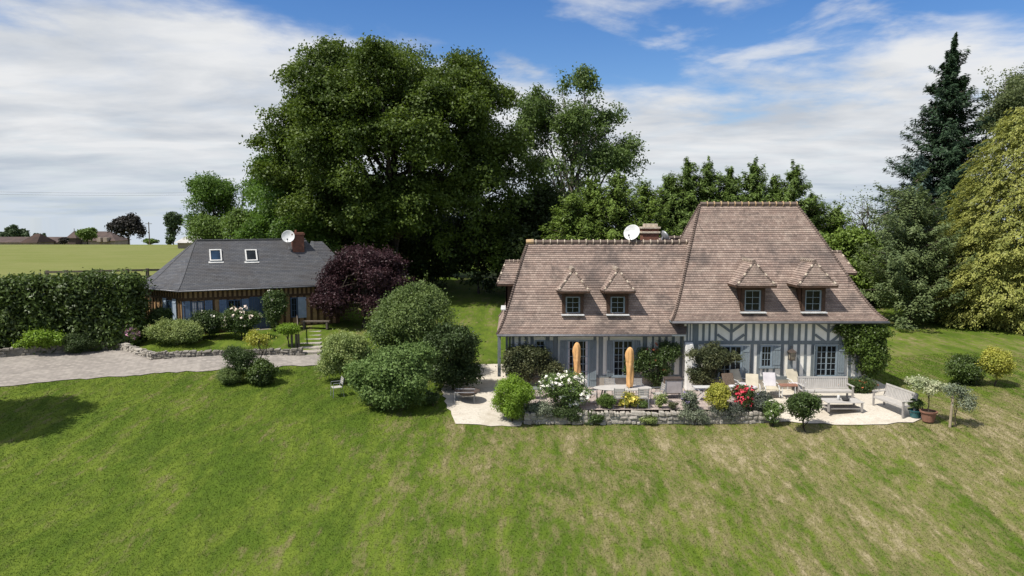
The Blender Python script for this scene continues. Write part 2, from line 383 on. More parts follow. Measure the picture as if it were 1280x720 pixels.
_A[:_n, _n] = 1; _A[:_n, _n + 1:] = SPOT[:, :2]; _A[_n:, :_n] = _A[:_n, _n:].T
_W = np.linalg.solve(_A, np.concatenate([SPOT[:, 2], np.zeros(3)]))
def gza(x, y):
    x = np.asarray(x, float); y = np.asarray(y, float)
    xc = np.clip(x, -66, 66); yc = np.clip(y, 5, 92)
    d2 = (xc[..., None] - SPOT[:, 0]) ** 2 + (yc[..., None] - SPOT[:, 1]) ** 2
    z = _tps(d2) @ _W[:_n] + _W[_n] + _W[_n + 1] * xc + _W[_n + 2] * yc
    far = np.where(y < 140, 3.1, 3.1 - (y - 140) * .042)
    w = np.clip((y - 88) / 30, 0, 1); w = w * w * (3 - 2 * w)
    und = .12 * np.sin(x * .31 + y * .17) * np.sin(y * .23 - x * .11) * np.clip((30 - y) / 6, 0, 1)
    return z * (1 - w) + far * w + und
def gz(x, y): return float(gza(np.array([x]), np.array([y]))[0])
def hit(px, py):
    z = 0.0
    for _ in range(12):
        p = at(px, py, z); z = .4 * z + .6 * gz(p.x, p.y)
    p = at(px, py, z); return Vector((p.x, p.y, gz(p.x, p.y)))

def link(name, me, parent=None, mats=(), org=None):
    o = bpy.data.objects.new(name, me); COL.objects.link(o)
    for m in mats: me.materials.append(MAT[m])
    if parent is not None: o.parent = parent
    return o
def tag(o, label=None, cat=None, group=None, kind=None):
    if label: o['label'] = label
    if cat: o['category'] = cat
    if group: o['group'] = group
    if kind: o['kind'] = kind
    return o
def thing(name, loc, label, cat, group=None, rz=0.0):
    o = bpy.data.objects.new(name, None); COL.objects.link(o)
    o.location = loc; o.rotation_euler = (0, 0, rz); ORG[o] = Vector(loc)
    o.empty_display_size = .2
    return tag(o, label, cat, group)
def kids(o): return [c for c in bpy.data.objects if c.parent == o]
def copy_tree(o, parent=None):
    c = o.copy(); COL.objects.link(c); c.parent = parent
    for k in kids(o): copy_tree(k, c)
    return c

class MB:
    def __init__(s): s.v = []; s.f = []; s.mi = []; s.uv = []; s.has_uv = False
    def add(s, vs, fs, mi=0, uvs=None):
        b = len(s.v); s.v += [tuple(v) for v in vs]
        for i, f in enumerate(fs):
            s.f.append([b + k for k in f]); s.mi.append(mi)
            if uvs: s.uv.append(uvs[i]); s.has_uv = True
            else: s.uv.append([(0, 0)] * len(f))
        return s
    def box(s, x0, x1, y0, y1, z0, z1, mi=0, M=None):
        vs = [Vector((x, y, z)) for z in (z0, z1) for y in (y0, y1) for x in (x0, x1)]
        if M is not None: vs = [M @ v for v in vs]
        return s.add(vs, [(0, 2, 3, 1), (4, 5, 7, 6), (0, 1, 5, 4), (2, 6, 7, 3), (0, 4, 6, 2), (1, 3, 7, 5)], mi)
    def bar(s, a, b, w, h, mi=0, up=(0, 0, 1)):
        """box beam from a to b, w across and h along up"""
        a = Vector(a); b = Vector(b); d = (b - a); L = d.length; d.normalize()
        u = Vector(up); r = d.cross(u)
        if r.length < 1e-4: r = d.cross(Vector((1, 0, 0)))
        r.normalize(); u = r.cross(d).normalized()
        vs = []
        for p in (a, b):
            for i, j in ((-1, -1), (1, -1), (1, 1), (-1, 1)): vs.append(p + r * (w / 2 * i) + u * (h / 2 * j))
        return s.add(vs, [(3, 2, 1, 0), (4, 5, 6, 7), (0, 1, 5, 4), (1, 2, 6, 5), (2, 3, 7, 6), (3, 0, 4, 7)], mi)
    def tube(s, pts, rad, n=8, mi=0, cap=True):
        pts = [Vector(p) for p in pts]
        if isinstance(rad, (int, float)): rad = [rad] * len(pts)
        vs = []; fs = []
        for i, p in enumerate(pts):
            d = (pts[min(i + 1, len(pts) - 1)] - pts[max(i - 1, 0)]).normalized()
            a = d.cross(Vector((0, 0, 1)))
            if a.length < 1e-3: a = Vector((1, 0, 0))
            a.normalize(); b = d.cross(a)
            for k in range(n):
                t = 2 * math.pi * k / n; vs.append(p + (a * math.cos(t) + b * math.sin(t)) * rad[i])
        for i in range(len(pts) - 1):
            for k in range(n):
                k2 = (k + 1) % n; fs.append((i * n + k, i * n + k2, (i + 1) * n + k2, (i + 1) * n + k))
        if cap: fs.append(tuple(range(n))[::-1]); fs.append(tuple((len(pts) - 1) * n + k for k in range(n)))
        return s.add(vs, fs, mi)
    def lathe(s, prof, c=(0, 0, 0), n=16, mi=0, sx=1.0, sy=1.0):
        vs = []; fs = []
        for r, z in prof:
            for k in range(n):
                t = 2 * math.pi * k / n; vs.append((c[0] + r * math.cos(t) * sx, c[1] + r * math.sin(t) * sy, c[2] + z))
        m = len(prof)
        for i in range(m - 1):
            for k in range(n):
                k2 = (k + 1) % n; fs.append((i * n + k, i * n + k2, (i + 1) * n + k2, (i + 1) * n + k))
        fs.append(tuple(range(n))[::-1]); fs.append(tuple((m - 1) * n + k for k in range(n)))
        return s.add(vs, fs, mi)
    def build(s, name, mats, parent=None, M=None, smooth=False, bevel=0.0, loc=None):
        if isinstance(mats, str): mats = (mats,)
        o0 = ORG.get(parent, Vector((0, 0, 0))) if parent is not None else (Vector(loc) if loc is not None else Vector((0, 0, 0)))
        vs = [(M @ Vector(v)) - o0 for v in s.v] if M is not None else [Vector(v) - o0 for v in s.v]
        me = bpy.data.meshes.new(name); me.from_pydata(vs, [], s.f)
        for p, mi in zip(me.polygons, s.mi):
            p.material_index = mi; p.use_smooth = smooth
        if s.has_uv:
            ul = me.uv_layers.new(name='UVMap')
            ul.data.foreach_set('uv', np.array([c for f in s.uv for c in f], float).ravel())
        me.update()
        o = link(name, me, parent, mats); ORG[o] = o0
        if parent is None: o.location = o0
        if bevel:
            bv = o.modifiers.new('edge', 'BEVEL'); bv.width = bevel; bv.segments = 2; bv.limit_method = 'ANGLE'
        return o

def quads(name, V, m, parent=None, loc=None, per=4):
    """V (n,per,3) world faces -> one mesh"""
    o0 = ORG.get(parent, Vector((0, 0, 0))) if parent is not None else (Vector(loc) if loc is not None else Vector((0, 0, 0)))
    V = (V - np.array(o0)).astype(np.float32); n = len(V)
    me = bpy.data.meshes.new(name)
    me.vertices.add(n * per); me.vertices.foreach_set('co', V.ravel())
    me.loops.add(n * per); me.loops.foreach_set('vertex_index', np.arange(n * per, dtype=np.int32))
    me.polygons.add(n); me.polygons.foreach_set('loop_start', np.arange(0, n * per, per, dtype=np.int32))
    me.update(calc_edges=True)
    o = link(name, me, parent, (m,)); ORG[o] = o0
    if parent is None: o.location = o0
    return o
def unit(a): return a / np.maximum(np.linalg.norm(a, axis=-1, keepdims=True), 1e-9)
def leafquads(rng, P, N, L, asp=.55, jit=.7, up=.45, T=None, tj=.5, fold=.18):
    """diamond leaves at P facing roughly N; T is an optional pointing direction"""
    n = len(P)
    nn = unit(N * .6 + np.array((0, 0, up)) + rng.normal(0, jit, (n, 3)))
    t = rng.normal(0, 1, (n, 3)) if T is None else T + rng.normal(0, tj, (n, 3))
    t = unit(t - (t * nn).sum(-1, keepdims=True) * nn); b = np.cross(nn, t)
    l = (L * rng.uniform(.65, 1.3, n))[:, None]
    f = nn * l * fold
    return np.stack([P - t * l * .5, P - t * l * .02 + b * l * asp * .5 + f, P + t * l * .5, P - t * l * .02 - b * l * asp * .5 + f], 1)
def gapnoise(P, s):
    x, y, z = (P * s).T
    return (np.sin(x * 1.7 + 1.3 * np.sin(y * 1.1 + z)) + np.sin(y * 1.9 + 1.7 * np.sin(z * 1.3 + x * .7)) + np.sin(z * 2.1 + 1.1 * np.sin(x * 1.4 - y))) / 3
def sphere_dirs(rng, n, low=.35):
    d = unit(rng.normal(0, 1, (n, 3)))
    fl = (d[:, 2] < -.25) & (rng.random(n) > low); d[fl, 2] *= -1
    return d
def sub_lobes(rng, c, r, k, frac=(.30, .46), low=.4):
    """split one ellipsoid crown into k uneven lobes"""
    c = np.array(c, float); r = np.array(r, float)
    d = sphere_dirs(rng, k, low); f = rng.uniform(*frac, k)
    cc = c + d * r * (1.02 - f)[:, None] * rng.uniform(.75, 1.05, (k, 1))
    rr = r * f[:, None] * rng.uniform(.85, 1.2, (k, 3))
    return np.concatenate([np.concatenate([cc, rr], 1), np.concatenate([c, r * .62])[None]], 0)
def crown(rng, lobes, n, L, m=14, spread=.5, gap=-.35, gs=.55, core=.12, asp=.6, jit=.7, up=.45, zmin=None, low=.45, depth=.7):
    lb = np.array(lobes, float)
    a = (lb[:, 3] * lb[:, 4] * lb[:, 5]) ** (2 / 3)
    nc = int(n / m * 1.7)
    ix = rng.choice(len(lb), nc, p=a / a.sum())
    d = sphere_dirs(rng, nc, low); r = depth + (1.14 - depth) * rng.random(nc) ** 1.25
    co = rng.random(nc) < core; r[co] = rng.uniform(.25, .7, co.sum())
    C = lb[ix, :3] + d * lb[ix, 3:] * r[:, None]
    q_ = (((C[:, None] - lb[None, :, :3]) / lb[None, :, 3:]) ** 2).sum(-1)
    keep = (q_.min(1) > .36) | co
    keep &= (gapnoise(C, gs) > gap) | co
    if zmin is not None: keep &= C[:, 2] > zmin
    C, d = C[keep], d[keep]
    if len(C) > n // m: C, d = C[:n // m], d[:n // m]
    P = np.repeat(C, m, 0) + rng.normal(0, 1, (len(C) * m, 3)) * spread * np.array((1, 1, .7))
    N = np.repeat(d, m, 0)
    if zmin is not None: P[:, 2] = np.maximum(P[:, 2], zmin)
    return leafquads(rng, P, N, L, asp, jit, up)
def limbs(rng, base, top, r0, targets, mb=None, wob=.35, n=7):
    mb = mb or MB()
    base = Vector(base); top = Vector(top)
    k = 6
    pts = [base.lerp(top, i / k) + Vector((rng.normal(0, wob * .3), rng.normal(0, wob * .3), 0)) * (0 if i == 0 else 1) for i in range(k + 1)]
    rad = [r0 * (1.35 if i == 0 else 1 - .55 * i / k) for i in range(k + 1)]
    mb.tube(pts, rad, n)
    for t in targets:
        t = Vector(t); i = rng.integers(2, k + 1); a = pts[i]
        mid = a.lerp(t, .5) + Vector((rng.normal(0, wob), rng.normal(0, wob), rng.normal(0, wob) + (t - a).length * .08))
        r = rad[i] * .55
        mb.tube([a, a.lerp(mid, .5) + Vector((0, 0, .1)), mid, t], [r, r * .75, r * .5, r * .15], 6)
    return mb

def tree(seed, name, label, cat, base, height, cr, leaves, L, lm, bark='bark', tr=.3, k=22, frac=(.28, .44), cz=None, extra=(), group=None, nb=14, **kw):
    """cr = crown radii; the crown top stands height above the base; extra ellipsoids widen the crown"""
    rng = np.random.default_rng(seed)
    if height > 4: leaves = int(leaves * 1.8); L *= .74; kw['m'] = int(kw.get('m', 12) * 1.6); kw['spread'] = kw.get('spread', .4) * .8
    b = Vector(base); c = (b.x, b.y, b.z + (height - cr[2] if cz is None else cz))
    lobes = sub_lobes(rng, c, cr, k, frac)
    for (dx, dy, dz, rx, ry, rz, kk) in extra:
        lobes = np.concatenate([lobes, sub_lobes(rng, (b.x + dx, b.y + dy, b.z + dz), (rx, ry, rz), kk, frac)], 0)
    o = thing(name, b, label, cat, group)
    tg = lobes[rng.choice(len(lobes), min(nb, len(lobes)), replace=False), :3]
    limbs(rng, b - Vector((0, 0, .3)), (c[0], c[1], c[2] + cr[2] * .25), tr, tg).build('trunk', bark, o, smooth=True)
    quads('crown', crown(rng, lobes, leaves, L, **kw), lm, o)
    return o
def shrub(seed, name, label, cat, base, cr, leaves, L, lm, cz=None, k=12, frac=(.32, .5), group=None, flowers=None, stem=True, extra=(), sm='bark', shoots=1.0, **kw):
    """leafy bush from the ground up; flowers = (count, size, material)"""
    rng = np.random.default_rng(seed)
    b = Vector(base); c = (b.x, b.y, b.z + (cr[2] * .85 if cz is None else cz))
    lobes = sub_lobes(rng, c, cr, k, frac)
    for (dx, dy, dz, rx, ry, rz, kk) in extra:
        lobes = np.concatenate([lobes, sub_lobes(rng, (b.x + dx, b.y + dy, b.z + dz), (rx, ry, rz), kk, frac)], 0)
    if max(cr) < 3: leaves = int(leaves * 1.8); L *= .74
    kw.setdefault('spread', max(cr) * .085); kw.setdefault('gap', -.5); kw.setdefault('gs', 2.2 / max(cr)); kw.setdefault('m', 12)
    o = thing(name, b, label, cat, group)
    Q = crown(rng, lobes, leaves, L, zmin=b.z + .02, low=.6, **kw)
    if shoots:
        ns = int(shoots * 26); ix = rng.integers(0, len(lobes), ns); d = sphere_dirs(rng, ns, .1)
        A = lobes[ix, :3] + d * lobes[ix, 3:] * .9; ln = rng.uniform(.12, .42, ns) * max(cr) ** .6
        dd_ = unit(d + np.array((0, 0, .7)) + rng.normal(0, .35, (ns, 3))); mm = 11
        t = np.tile(np.linspace(0, 1, mm), ns)[:, None]
        P = np.repeat(A, mm, 0) + np.repeat(dd_ * ln[:, None], mm, 0) * t + rng.normal(0, .02 + L * .25, (ns * mm, 3))
        P[:, 2] = np.maximum(P[:, 2], b.z + .03)
        Q = np.concatenate([Q, leafquads(rng, P, np.repeat(d, mm, 0), L * .9, .5, .7, .4)])
    quads('foliage', Q, lm, o)
    if stem:
        tg = lobes[rng.choice(len(lobes), min(7, len(lobes)), replace=False), :3]
        limbs(rng, b - Vector((0, 0, .1)), (c[0], c[1], c[2]), .035 + .02 * max(cr), tg, wob=.06, n=5).build('stem', sm, o)
    if flowers:
        for cnt, sz, fm in ([flowers] if isinstance(flowers[0], (int, float)) else flowers):
            d = sphere_dirs(rng, cnt, .25); ix = rng.integers(0, len(lobes), cnt)
            P = lobes[ix, :3] + d * lobes[ix, 3:] * 1.08
            P[:, 2] = np.maximum(P[:, 2], b.z + .1)
            if cnt > 62: bloom(rng, P, d, sz, fm, o)
            else:
                for j in range(cnt): bloom(rng, P[j:j + 1], d[j:j + 1], sz, fm, o, 'bloom')
    return o
def bloom(rng, P, d, sz, fm, o, name='flowers'):
    """each flower head is six cupped petals"""
    n = len(P)
    P6 = np.repeat(P, 6, 0) + rng.normal(0, sz * .28, (n * 6, 3))
    return quads(name, leafquads(rng, P6, np.repeat(d, 6, 0), sz, .8, .55, .5), fm, o)
def drop_spray(rng, A, D, length, n, L, lm_w, droop=.35, flat=.25):
    """a flat conifer branch from A along D: returns points, normals, tangents"""
    t = rng.random(n) ** .8
    side = np.cross(D, (0, 0, 1)); side = side / max(np.linalg.norm(side), 1e-6)
    w = (rng.random(n) - .5) * 2 * length * lm_w * (1 - t * .75)
    P = A + np.outer(t * length, D) + np.outer(w, side)
    P[:, 2] += -droop * length * np.sin(t * 2.6) + rng.normal(0, flat * .55, n) - np.abs(w) * .18
    T = D[None] * .8 + np.outer(np.sign(w) * .6, side) + np.array((0, 0, -.25))
    N = np.tile(np.array((0, 0, .75)), (n, 1)) + D * .85
    return P, N, T
def conifer(seed, name, label, cat, base, height, rad, lm, L=.35, whorls=26, per=9, leaves_per=26, z0=.06, droop=.35, width=.30, power=.9, ragged=.25, group=None, tr=.3, up0=.1, asp=.42):
    rng = np.random.default_rng(seed)
    b = Vector(base); bb = np.array(b); o = thing(name, b, label, cat, group)
    MBk = MB(); MBk.tube([b - Vector((0, 0, .3)), b + Vector((0, 0, height * .5)), b + Vector((0, 0, height * .99))], [tr, tr * .55, .02], 7)
    Ps, Ns, Ts = [], [], []
    for i in range(whorls):
        f = z0 + (1 - z0) * (i + .5 + rng.normal(0, .5)) / whorls
        f = min(max(f, z0), .985)
        z = height * f; rr = rad * (1 - f) ** power + .04
        for k in range(max(4, int(per * (1.15 - f * .6)))):
            a = rng.uniform(0, 2 * math.pi); l = rr * rng.uniform(1 - ragged * 1.6, 1 + ragged)
            D = unit(np.array((math.cos(a), math.sin(a), up0 + .55 * max(0, f - .55)))[None])[0]
            A = bb + np.array((0, 0, z + rng.normal(0, height / whorls * 1.1))); D = unit((D + np.array((0, 0, rng.normal(0, .16))))[None])[0]
            P, N, T = drop_spray(rng, A, D, l, int(leaves_per * (.35 + l / rad)), L, width, droop)
            Ps.append(P); Ns.append(N); Ts.append(T)
            if l > .8: MBk.tube([A, A + D * l * .5 - np.array((0, 0, droop * l * .3)), A + D * l * .9 - np.array((0, 0, droop * l * .85))], [.05, .03, .01], 4)
    MBk.build('trunk', 'bark', o)
    P = np.concatenate(Ps); N = np.concatenate(Ns); T = np.concatenate(Ts)
    quads('crown', leafquads(rng, P, N, L, asp, .45, .5, T, .35, .08), lm, o)
    return o
def plume_cone(seed, name, label, cat, base, height, rad, lm, n, L, group=None, tops=1, power=.75, tier=.55, tr=.25, out=.9, zlow=0.0, flare=.15):
    """dense cypress: overlapping drooping plumes laid in ledges round a cone"""
    rng = np.random.default_rng(seed)
    b = Vector(base); o = thing(name, b, label, cat, group)
    MB().tube([b - Vector((0, 0, .3)), b + Vector((0, 0, height * .95))], [tr, .03], 7).build('trunk', 'bark', o)
    m = 12; nc = n // m
    f = zlow + (1 - zlow) * (1 - np.sqrt(1 - rng.random(nc) * .995))
    a = rng.uniform(0, 2 * math.pi, nc)
    prof = rad * np.minimum(1, (1 - f) ** power * 1.02) * (1 - flare * np.clip(.12 - f, 0, 1) / .12)
    bump = 1 + .14 * np.sin(a * 5 + f * 9 + seed) * np.sin(f * 17 + a * 2) + .08 * np.sin(a * 11 - f * 31)
    r = prof * bump * rng.uniform(.78, 1.0, nc) + .05
    z = f * height
    led = (z / tier + a * 1.9 + .9 * np.sin(a * 5 + seed) + .5 * np.sin(a * 11 + z * .7)) % 1
    r = r + (.35 - led) * tier * .95 * np.minimum(1, prof)
    inner = rng.random(nc) < .22; r = np.where(inner, r * rng.uniform(.35, .8, nc), r)
    keep = (led < .72) | (rng.random(nc) < .25) | inner
    r, z, a, led = r[keep], z[keep], a[keep], led[keep]; nc = len(r)
    C = np.stack([b.x + r * np.cos(a), b.y + r * np.sin(a), b.z + z], 1)
    D = np.stack([np.cos(a), np.sin(a), np.full(nc, -.35)], 1)
    P = np.repeat(C, m, 0); DD = np.repeat(D, m, 0)
    s = rng.random((nc * m, 1)); tg = np.stack([-np.sin(a), np.cos(a), np.zeros(nc)], 1)
    sw = np.repeat(rng.normal(0, .45, nc), m)[:, None]; TT = np.repeat(tg, m, 0)
    dirs = unit(DD * np.array((1, 1, .3)) + TT * sw); fan = rng.normal(0, .09, (nc * m, 1)) * (.4 + s)
    P = P + dirs * s * .55 * out + TT * fan - np.array((0, 0, 1)) * (s ** 2) * .30 * out + rng.normal(0, .03, (nc * m, 3))
    N = DD * np.array((.8, .8, .2)) + np.array((0, 0, .9))
    quads('crown', leafquads(rng, P, N, L, .42, .28, .3, dirs - np.array((0, 0, .6)) * s, .25, .1), lm, o)
    return o
def poly_sheet(name, pts, m, off, step=.5, kind='structure', jitter=0.0, seed=0, flat=None):
    rng = random.Random(seed)
    bm = bmesh.new()
    P = []
    for i, p in enumerate(pts):
        q_ = pts[(i + 1) % len(pts)]; L = math.dist(p[:2], q_[:2]); k = max(1, int(L / .4)) if jitter else 1
        for j in range(k):
            P.append((p[0] + (q_[0] - p[0]) * j / k + (rng.uniform(-jitter, jitter) if j else 0), p[1] + (q_[1] - p[1]) * j / k + (rng.uniform(-jitter, jitter) if j else 0)))
    f = bm.faces.new([bm.verts.new((x, y, 0)) for x, y in P])
    xs = [p[0] for p in P]; ys = [p[1] for p in P]
    for ax, lo, hi in ((0, min(xs), max(xs)), (1, min(ys), max(ys))):
        c = math.floor(lo / step) * step + step
        while c < hi:
            co = [0, 0, 0]; co[ax] = c; no = [0, 0, 0]; no[ax] = 1
            bmesh.ops.bisect_plane(bm, geom=bm.verts[:] + bm.edges[:] + bm.faces[:], plane_co=co, plane_no=no, dist=1e-5)
            c += step
    for v in bm.verts: v.co.z = (flat if flat is not None else gz(v.co.x, v.co.y)) + off
    me = bpy.data.meshes.new(name); bm.to_mesh(me); bm.free()
    return tag(link(name, me, None, (m,)), kind=kind)
def inside(px, py, poly):
    r = np.zeros(len(px), bool); j = len(poly) - 1
    for i in range(len(poly)):
        xi, yi = poly[i][:2]; xj, yj = poly[j][:2]
        c = ((yi > py) != (yj > py)) & (px < (xj - xi) * (py - yi) / (yj - yi + 1e-12) + xi)
        r ^= c; j = i
    return r
def stone_wall(name, path, h, m, label, seed, top=None, th=.35, course=.16, group=None, parent=None, cap=None):
    """dry stone wall of separate rough stones along a path of (x,y); foot follows the ground"""
    rng = random.Random(seed); mb = MB()
    for (x0, y0), (x1, y1) in zip(path, path[1:]):
        d = Vector((x1 - x0, y1 - y0, 0)); L = d.length; d.normalize(); nrm = Vector((d.y, -d.x, 0)); u = 0
        ang = math.atan2(d.y, d.x)
        z0a = gz(x0, y0); z0b = gz(x1, y1)
        ta, tb_ = (top, top) if top is not None else (z0a + h, z0b + h)
        mb.bar((x0, y0, ta - h / 2 - .04), (x1, y1, tb_ - h / 2 - .04), th * .58, h - .10)
        k = max(1, round(h / course))
        for r in range(k):
            u = -rng.uniform(0, .2)
            while u < L:
                w = rng.choice((.13, .18, .22, .28, .36, .46)) * rng.uniform(.85, 1.15); hh = h / k * rng.uniform(.72, 1.25)
                uc = min(max(u + w / 2, 0), L); t = uc / L
                zt = (top if top is not None else z0a * (1 - t) + z0b * t + h)
                zc = zt - h + (r + .5) * h / k + rng.uniform(-.03, .03)
                c = Vector((x0, y0, 0)) + d * uc + nrm * rng.uniform(-.05, .04)
                M = Matrix.Translation((c.x, c.y, zc)) @ Matrix.Rotation(ang + rng.uniform(-.14, .14), 4, 'Z') @ Matrix.Rotation(rng.uniform(-.14, .14), 4, 'Y') @ Matrix.Rotation(rng.uniform(-.1, .1), 4, 'X')
                ww = w * .5 - .004; hz_ = hh * .5 - .003; tt = th / 2 * rng.uniform(.85, 1.12)
                vs = []
                for z in (-hz_, hz_):
                    for (sx_, sy_) in ((-1, -1), (1, -1), (1, 1), (-1, 1)):
                        vs.append(M @ Vector((sx_ * ww * rng.uniform(.68, 1), sy_ * tt * rng.uniform(.82, 1), z * rng.uniform(.62, 1))))
                mb.add(vs, [(3, 2, 1, 0), (4, 5, 6, 7), (0, 1, 5, 4), (1, 2, 6, 5), (2, 3, 7, 6), (3, 0, 4, 7)])
                u += w
    o = mb.build(name, m, None, loc=(path[0][0], path[0][1], gz(*path[0])))
    bv = o.modifiers.new('edge', 'BEVEL'); bv.width = .025; bv.segments = 2
    return tag(o, label, 'stone wall', group)

# ================================================================== the setting
def axis(fine_lo, fine_hi, step, lo, hi):
    a = list(np.arange(fine_lo, fine_hi + 1e-6, step)); s = step; x = fine_hi
    while x < hi: s *= 1.22; x += s; a.append(x)
    s = step; x = fine_lo; pre = []
    while x > lo: s *= 1.22; x -= s; pre.append(x)
    return np.array(pre[::-1] + a)
gx = axis(-48, 48, .6, -3000, 3000); gy = axis(8, 76, .6, -60, 5000)
X, Y = np.meshgrid(gx, gy); Zg = gza(X, Y)
nx, ny = len(gx), len(gy)
ii = (np.arange(ny - 1)[:, None] * nx + np.arange(nx - 1)[None]).ravel()
me = bpy.data.meshes.new('lawn')
me.from_pydata(np.stack([X.ravel(), Y.ravel(), Zg.ravel()], 1).tolist(), [], np.stack([ii, ii + 1, ii + nx + 1, ii + nx], 1).tolist())
me.polygons.foreach_set('use_smooth', np.ones(len(me.polygons), bool))
tag(link('lawn', me, None, ('lawn',)), kind='structure')

drive = [hit(*p) for p in ((-330, 512), (-150, 496), (0, 484), (60, 478), (120, 473), (200, 467), (300, 462), (398, 457), (402, 444), (300, 445), (196, 446), (172, 441), (150, 436), (80, 439), (0, 443), (-200, 456), (-330, 466))]
poly_sheet('driveway', drive, 'cobbles', .035, jitter=.14, seed=3)
# terrace: flags by the low wing, gravel by the tall block, gravel path round the gable
TF = 29.95
flags = [(.5, TF), (10.6, TF), (10.6, 33.95), (-.0, 34.3), (-.15, 33.2), (.5, 31.4)]
poly_sheet('terrace', flags, 'terrace_flags', 0.0, flat=.012, step=2)
gravel_t = [(10.6, TF - .05), (11.6, 29.6), (13.2, 28.75), (14.6, 28.35), (16.1, 28.25), (16.75, 28.7), (16.9, 30.3), (17.5, 32.2), (18.1, 33.6), (17.9, 36), (16.8, 36), (16.8, 33.8), (10.6, 33.8)]
poly_sheet('gravel_terrace', gravel_t, 'gravel', .035, jitter=.08, seed=4)
path = [(-2.35, 29.3), (-.9, 29.25), (.35, 29.45), (.45, 31.5), (-.25, 33.3), (.0, 34.4), (-.05, 39.4), (-2.2, 39.2), (-3.2, 37.5), (-3.4, 34), (-2.9, 31.5)]
poly_sheet('gravel_path', path, 'gravel', .03, jitter=.1, seed=5)
tb = MB()
edge_pts = [(.5, TF + .1), (10.6, TF + .1), (10.8, 34), (.2, 34.4), (-.1, 33.4), (.55, 31.6)]
n_ = len(edge_pts)
tb.add([(x, y, -.02) for x, y in edge_pts] + [(x, y, -.9) for x, y in edge_pts], [tuple(range(n_))] + [(i, (i + 1) % n_, n_ + (i + 1) % n_, n_ + i) for i in range(n_)])
tag(tb.build('terrace_bank', 'soil'), kind='structure')
stone_wall('terrace_wall', [(.55, TF - .12), (5.5, TF - .16), (10.9, TF - .12)], .54, 'light_stone', 'low dry stone wall holding up the terrace in front of the timbered house', 11, top=-.02)
wl = [hit(148, 436), hit(190, 449)]
wr = [hit(193, 449), hit(377, 444)]
stone_wall('garden_wall', [p[:2] for p in wl], .42, 'light_stone', 'short pale stone wall beside the pink flowers, edging the cottage garden', 12)
stone_wall('garden_wall', [p[:2] for p in wr], .42, 'wall_stone', 'long low dark stone wall edging the cottage lawn along the driveway', 13)
wh = [hit(-200, 460), hit(0, 447), hit(76, 441), hit(149, 436)]
stone_wall('hedge_wall', [p[:2] for p in wh], .5, 'wall_stone', 'low stone wall at the foot of the tall laurel hedge', 14, th=.3)

# ================================================================== roofs
def prof(s, k): return s - k * s * (1 - s) ** 3
def roof(mb, base, top, ze, zr, k, courses, tw=.125, lip=.026, skip=(), close=True, mi=0):
    """tiled hip roof: rings shrink from base to top polygon; every course has its own lip"""
    n = len(base); A = [Vector((*p, 0)) for p in base]; B = [Vector((*p, 0)) for p in top]
    def pt(i, s): p = A[i].lerp(B[i], s); p.z = ze + (zr - ze) * prof(s, k); return p
    cen = sum(A, Vector()) / n
    for e in range(n):
        if e in skip: continue
        i, j = e, (e + 1) % n
        out = (A[j] - A[i]).cross(Vector((0, 0, 1))); out.normalize()
        if out.dot((A[i] + A[j]) / 2 - cen) < 0: out = -out
        du = (A[j] - A[i]).normalized(); u0 = A[i].dot(du)
        prev = None
        for c in range(courses):
            s0, s1 = c / courses, (c + 1) / courses
            a0, b0, a1, b1 = pt(i, s0), pt(j, s0), pt(i, s1), pt(j, s1)
            la, lb = a0 + Vector((0, 0, lip)) + out * lip * .6, b0 + Vector((0, 0, lip)) + out * lip * .6
            uv = lambda p, v: ((p.dot(du) - u0) / tw, v)
            mb.add([la, lb, b1, a1], [(0, 1, 2, 3)], mi, [[uv(la, c + .05), uv(lb, c + .05), uv(b1, c + .95), uv(a1, c + .95)]])
            mb.add([a0, b0, lb, la], [(0, 1, 2, 3)], mi, [[uv(a0, c + .05), uv(b0, c + .05), uv(lb, c + .05), uv(la, c + .05)]])
    if close:   # eaves board and soffit
        lo = [p + Vector((0, 0, ze - .09)) for p in A]; up = [p + Vector((0, 0, ze)) for p in A]
        inn = [cen + (p - cen) * .86 + Vector((0, 0, ze - .05)) for p in A]
        mb.add(lo + up + inn, [(i, (i + 1) % n, n + (i + 1) % n, n + i) for i in range(n)] + [(i, (i + 1) % n, 2 * n + (i + 1) % n, 2 * n + i) for i in range(n)], mi + 1)
    return pt
def ridge(mb, a, b, r=.10, step=.33, mi=0, mo=1):
    a = Vector(a); b = Vector(b); L = (b - a).length; k = max(1, round(L / step)); rr = random.Random(int(L * 100))
    for i in range(k):
        p = a.lerp(b, (i + .03) / k); q_ = a.lerp(b, (i + .97) / k); w = r * rr.uniform(.92, 1.06)
        mb.tube([p, q_], w, 8, mi)
        if mo is not None: mb.tube([a.lerp(b, (i + .93) / k), a.lerp(b, (i + 1.07) / k)], r * rr.uniform(1.15, 1.4), 8, mo)
def hip_line(mb, pt, i, s0=0.0, s1=1.0, n=50, r=.075, mi=0):
    for c in range(n):
        a = pt(i, s0 + (s1 - s0) * c / n); b = pt(i, s0 + (s1 - s0) * (c + .9) / n)
        mb.tube([a + Vector((0, 0, .03)), b + Vector((0, 0, .015))], [r, r * .7], 6, mi)
def solve_s(z, ze, zr, k):
    lo, hi = 0, 1
    for _ in range(40):
        m = (lo + hi) / 2
        if ze + (zr - ze) * prof(m, k) < z: lo = m
        else: hi = m
    return lo

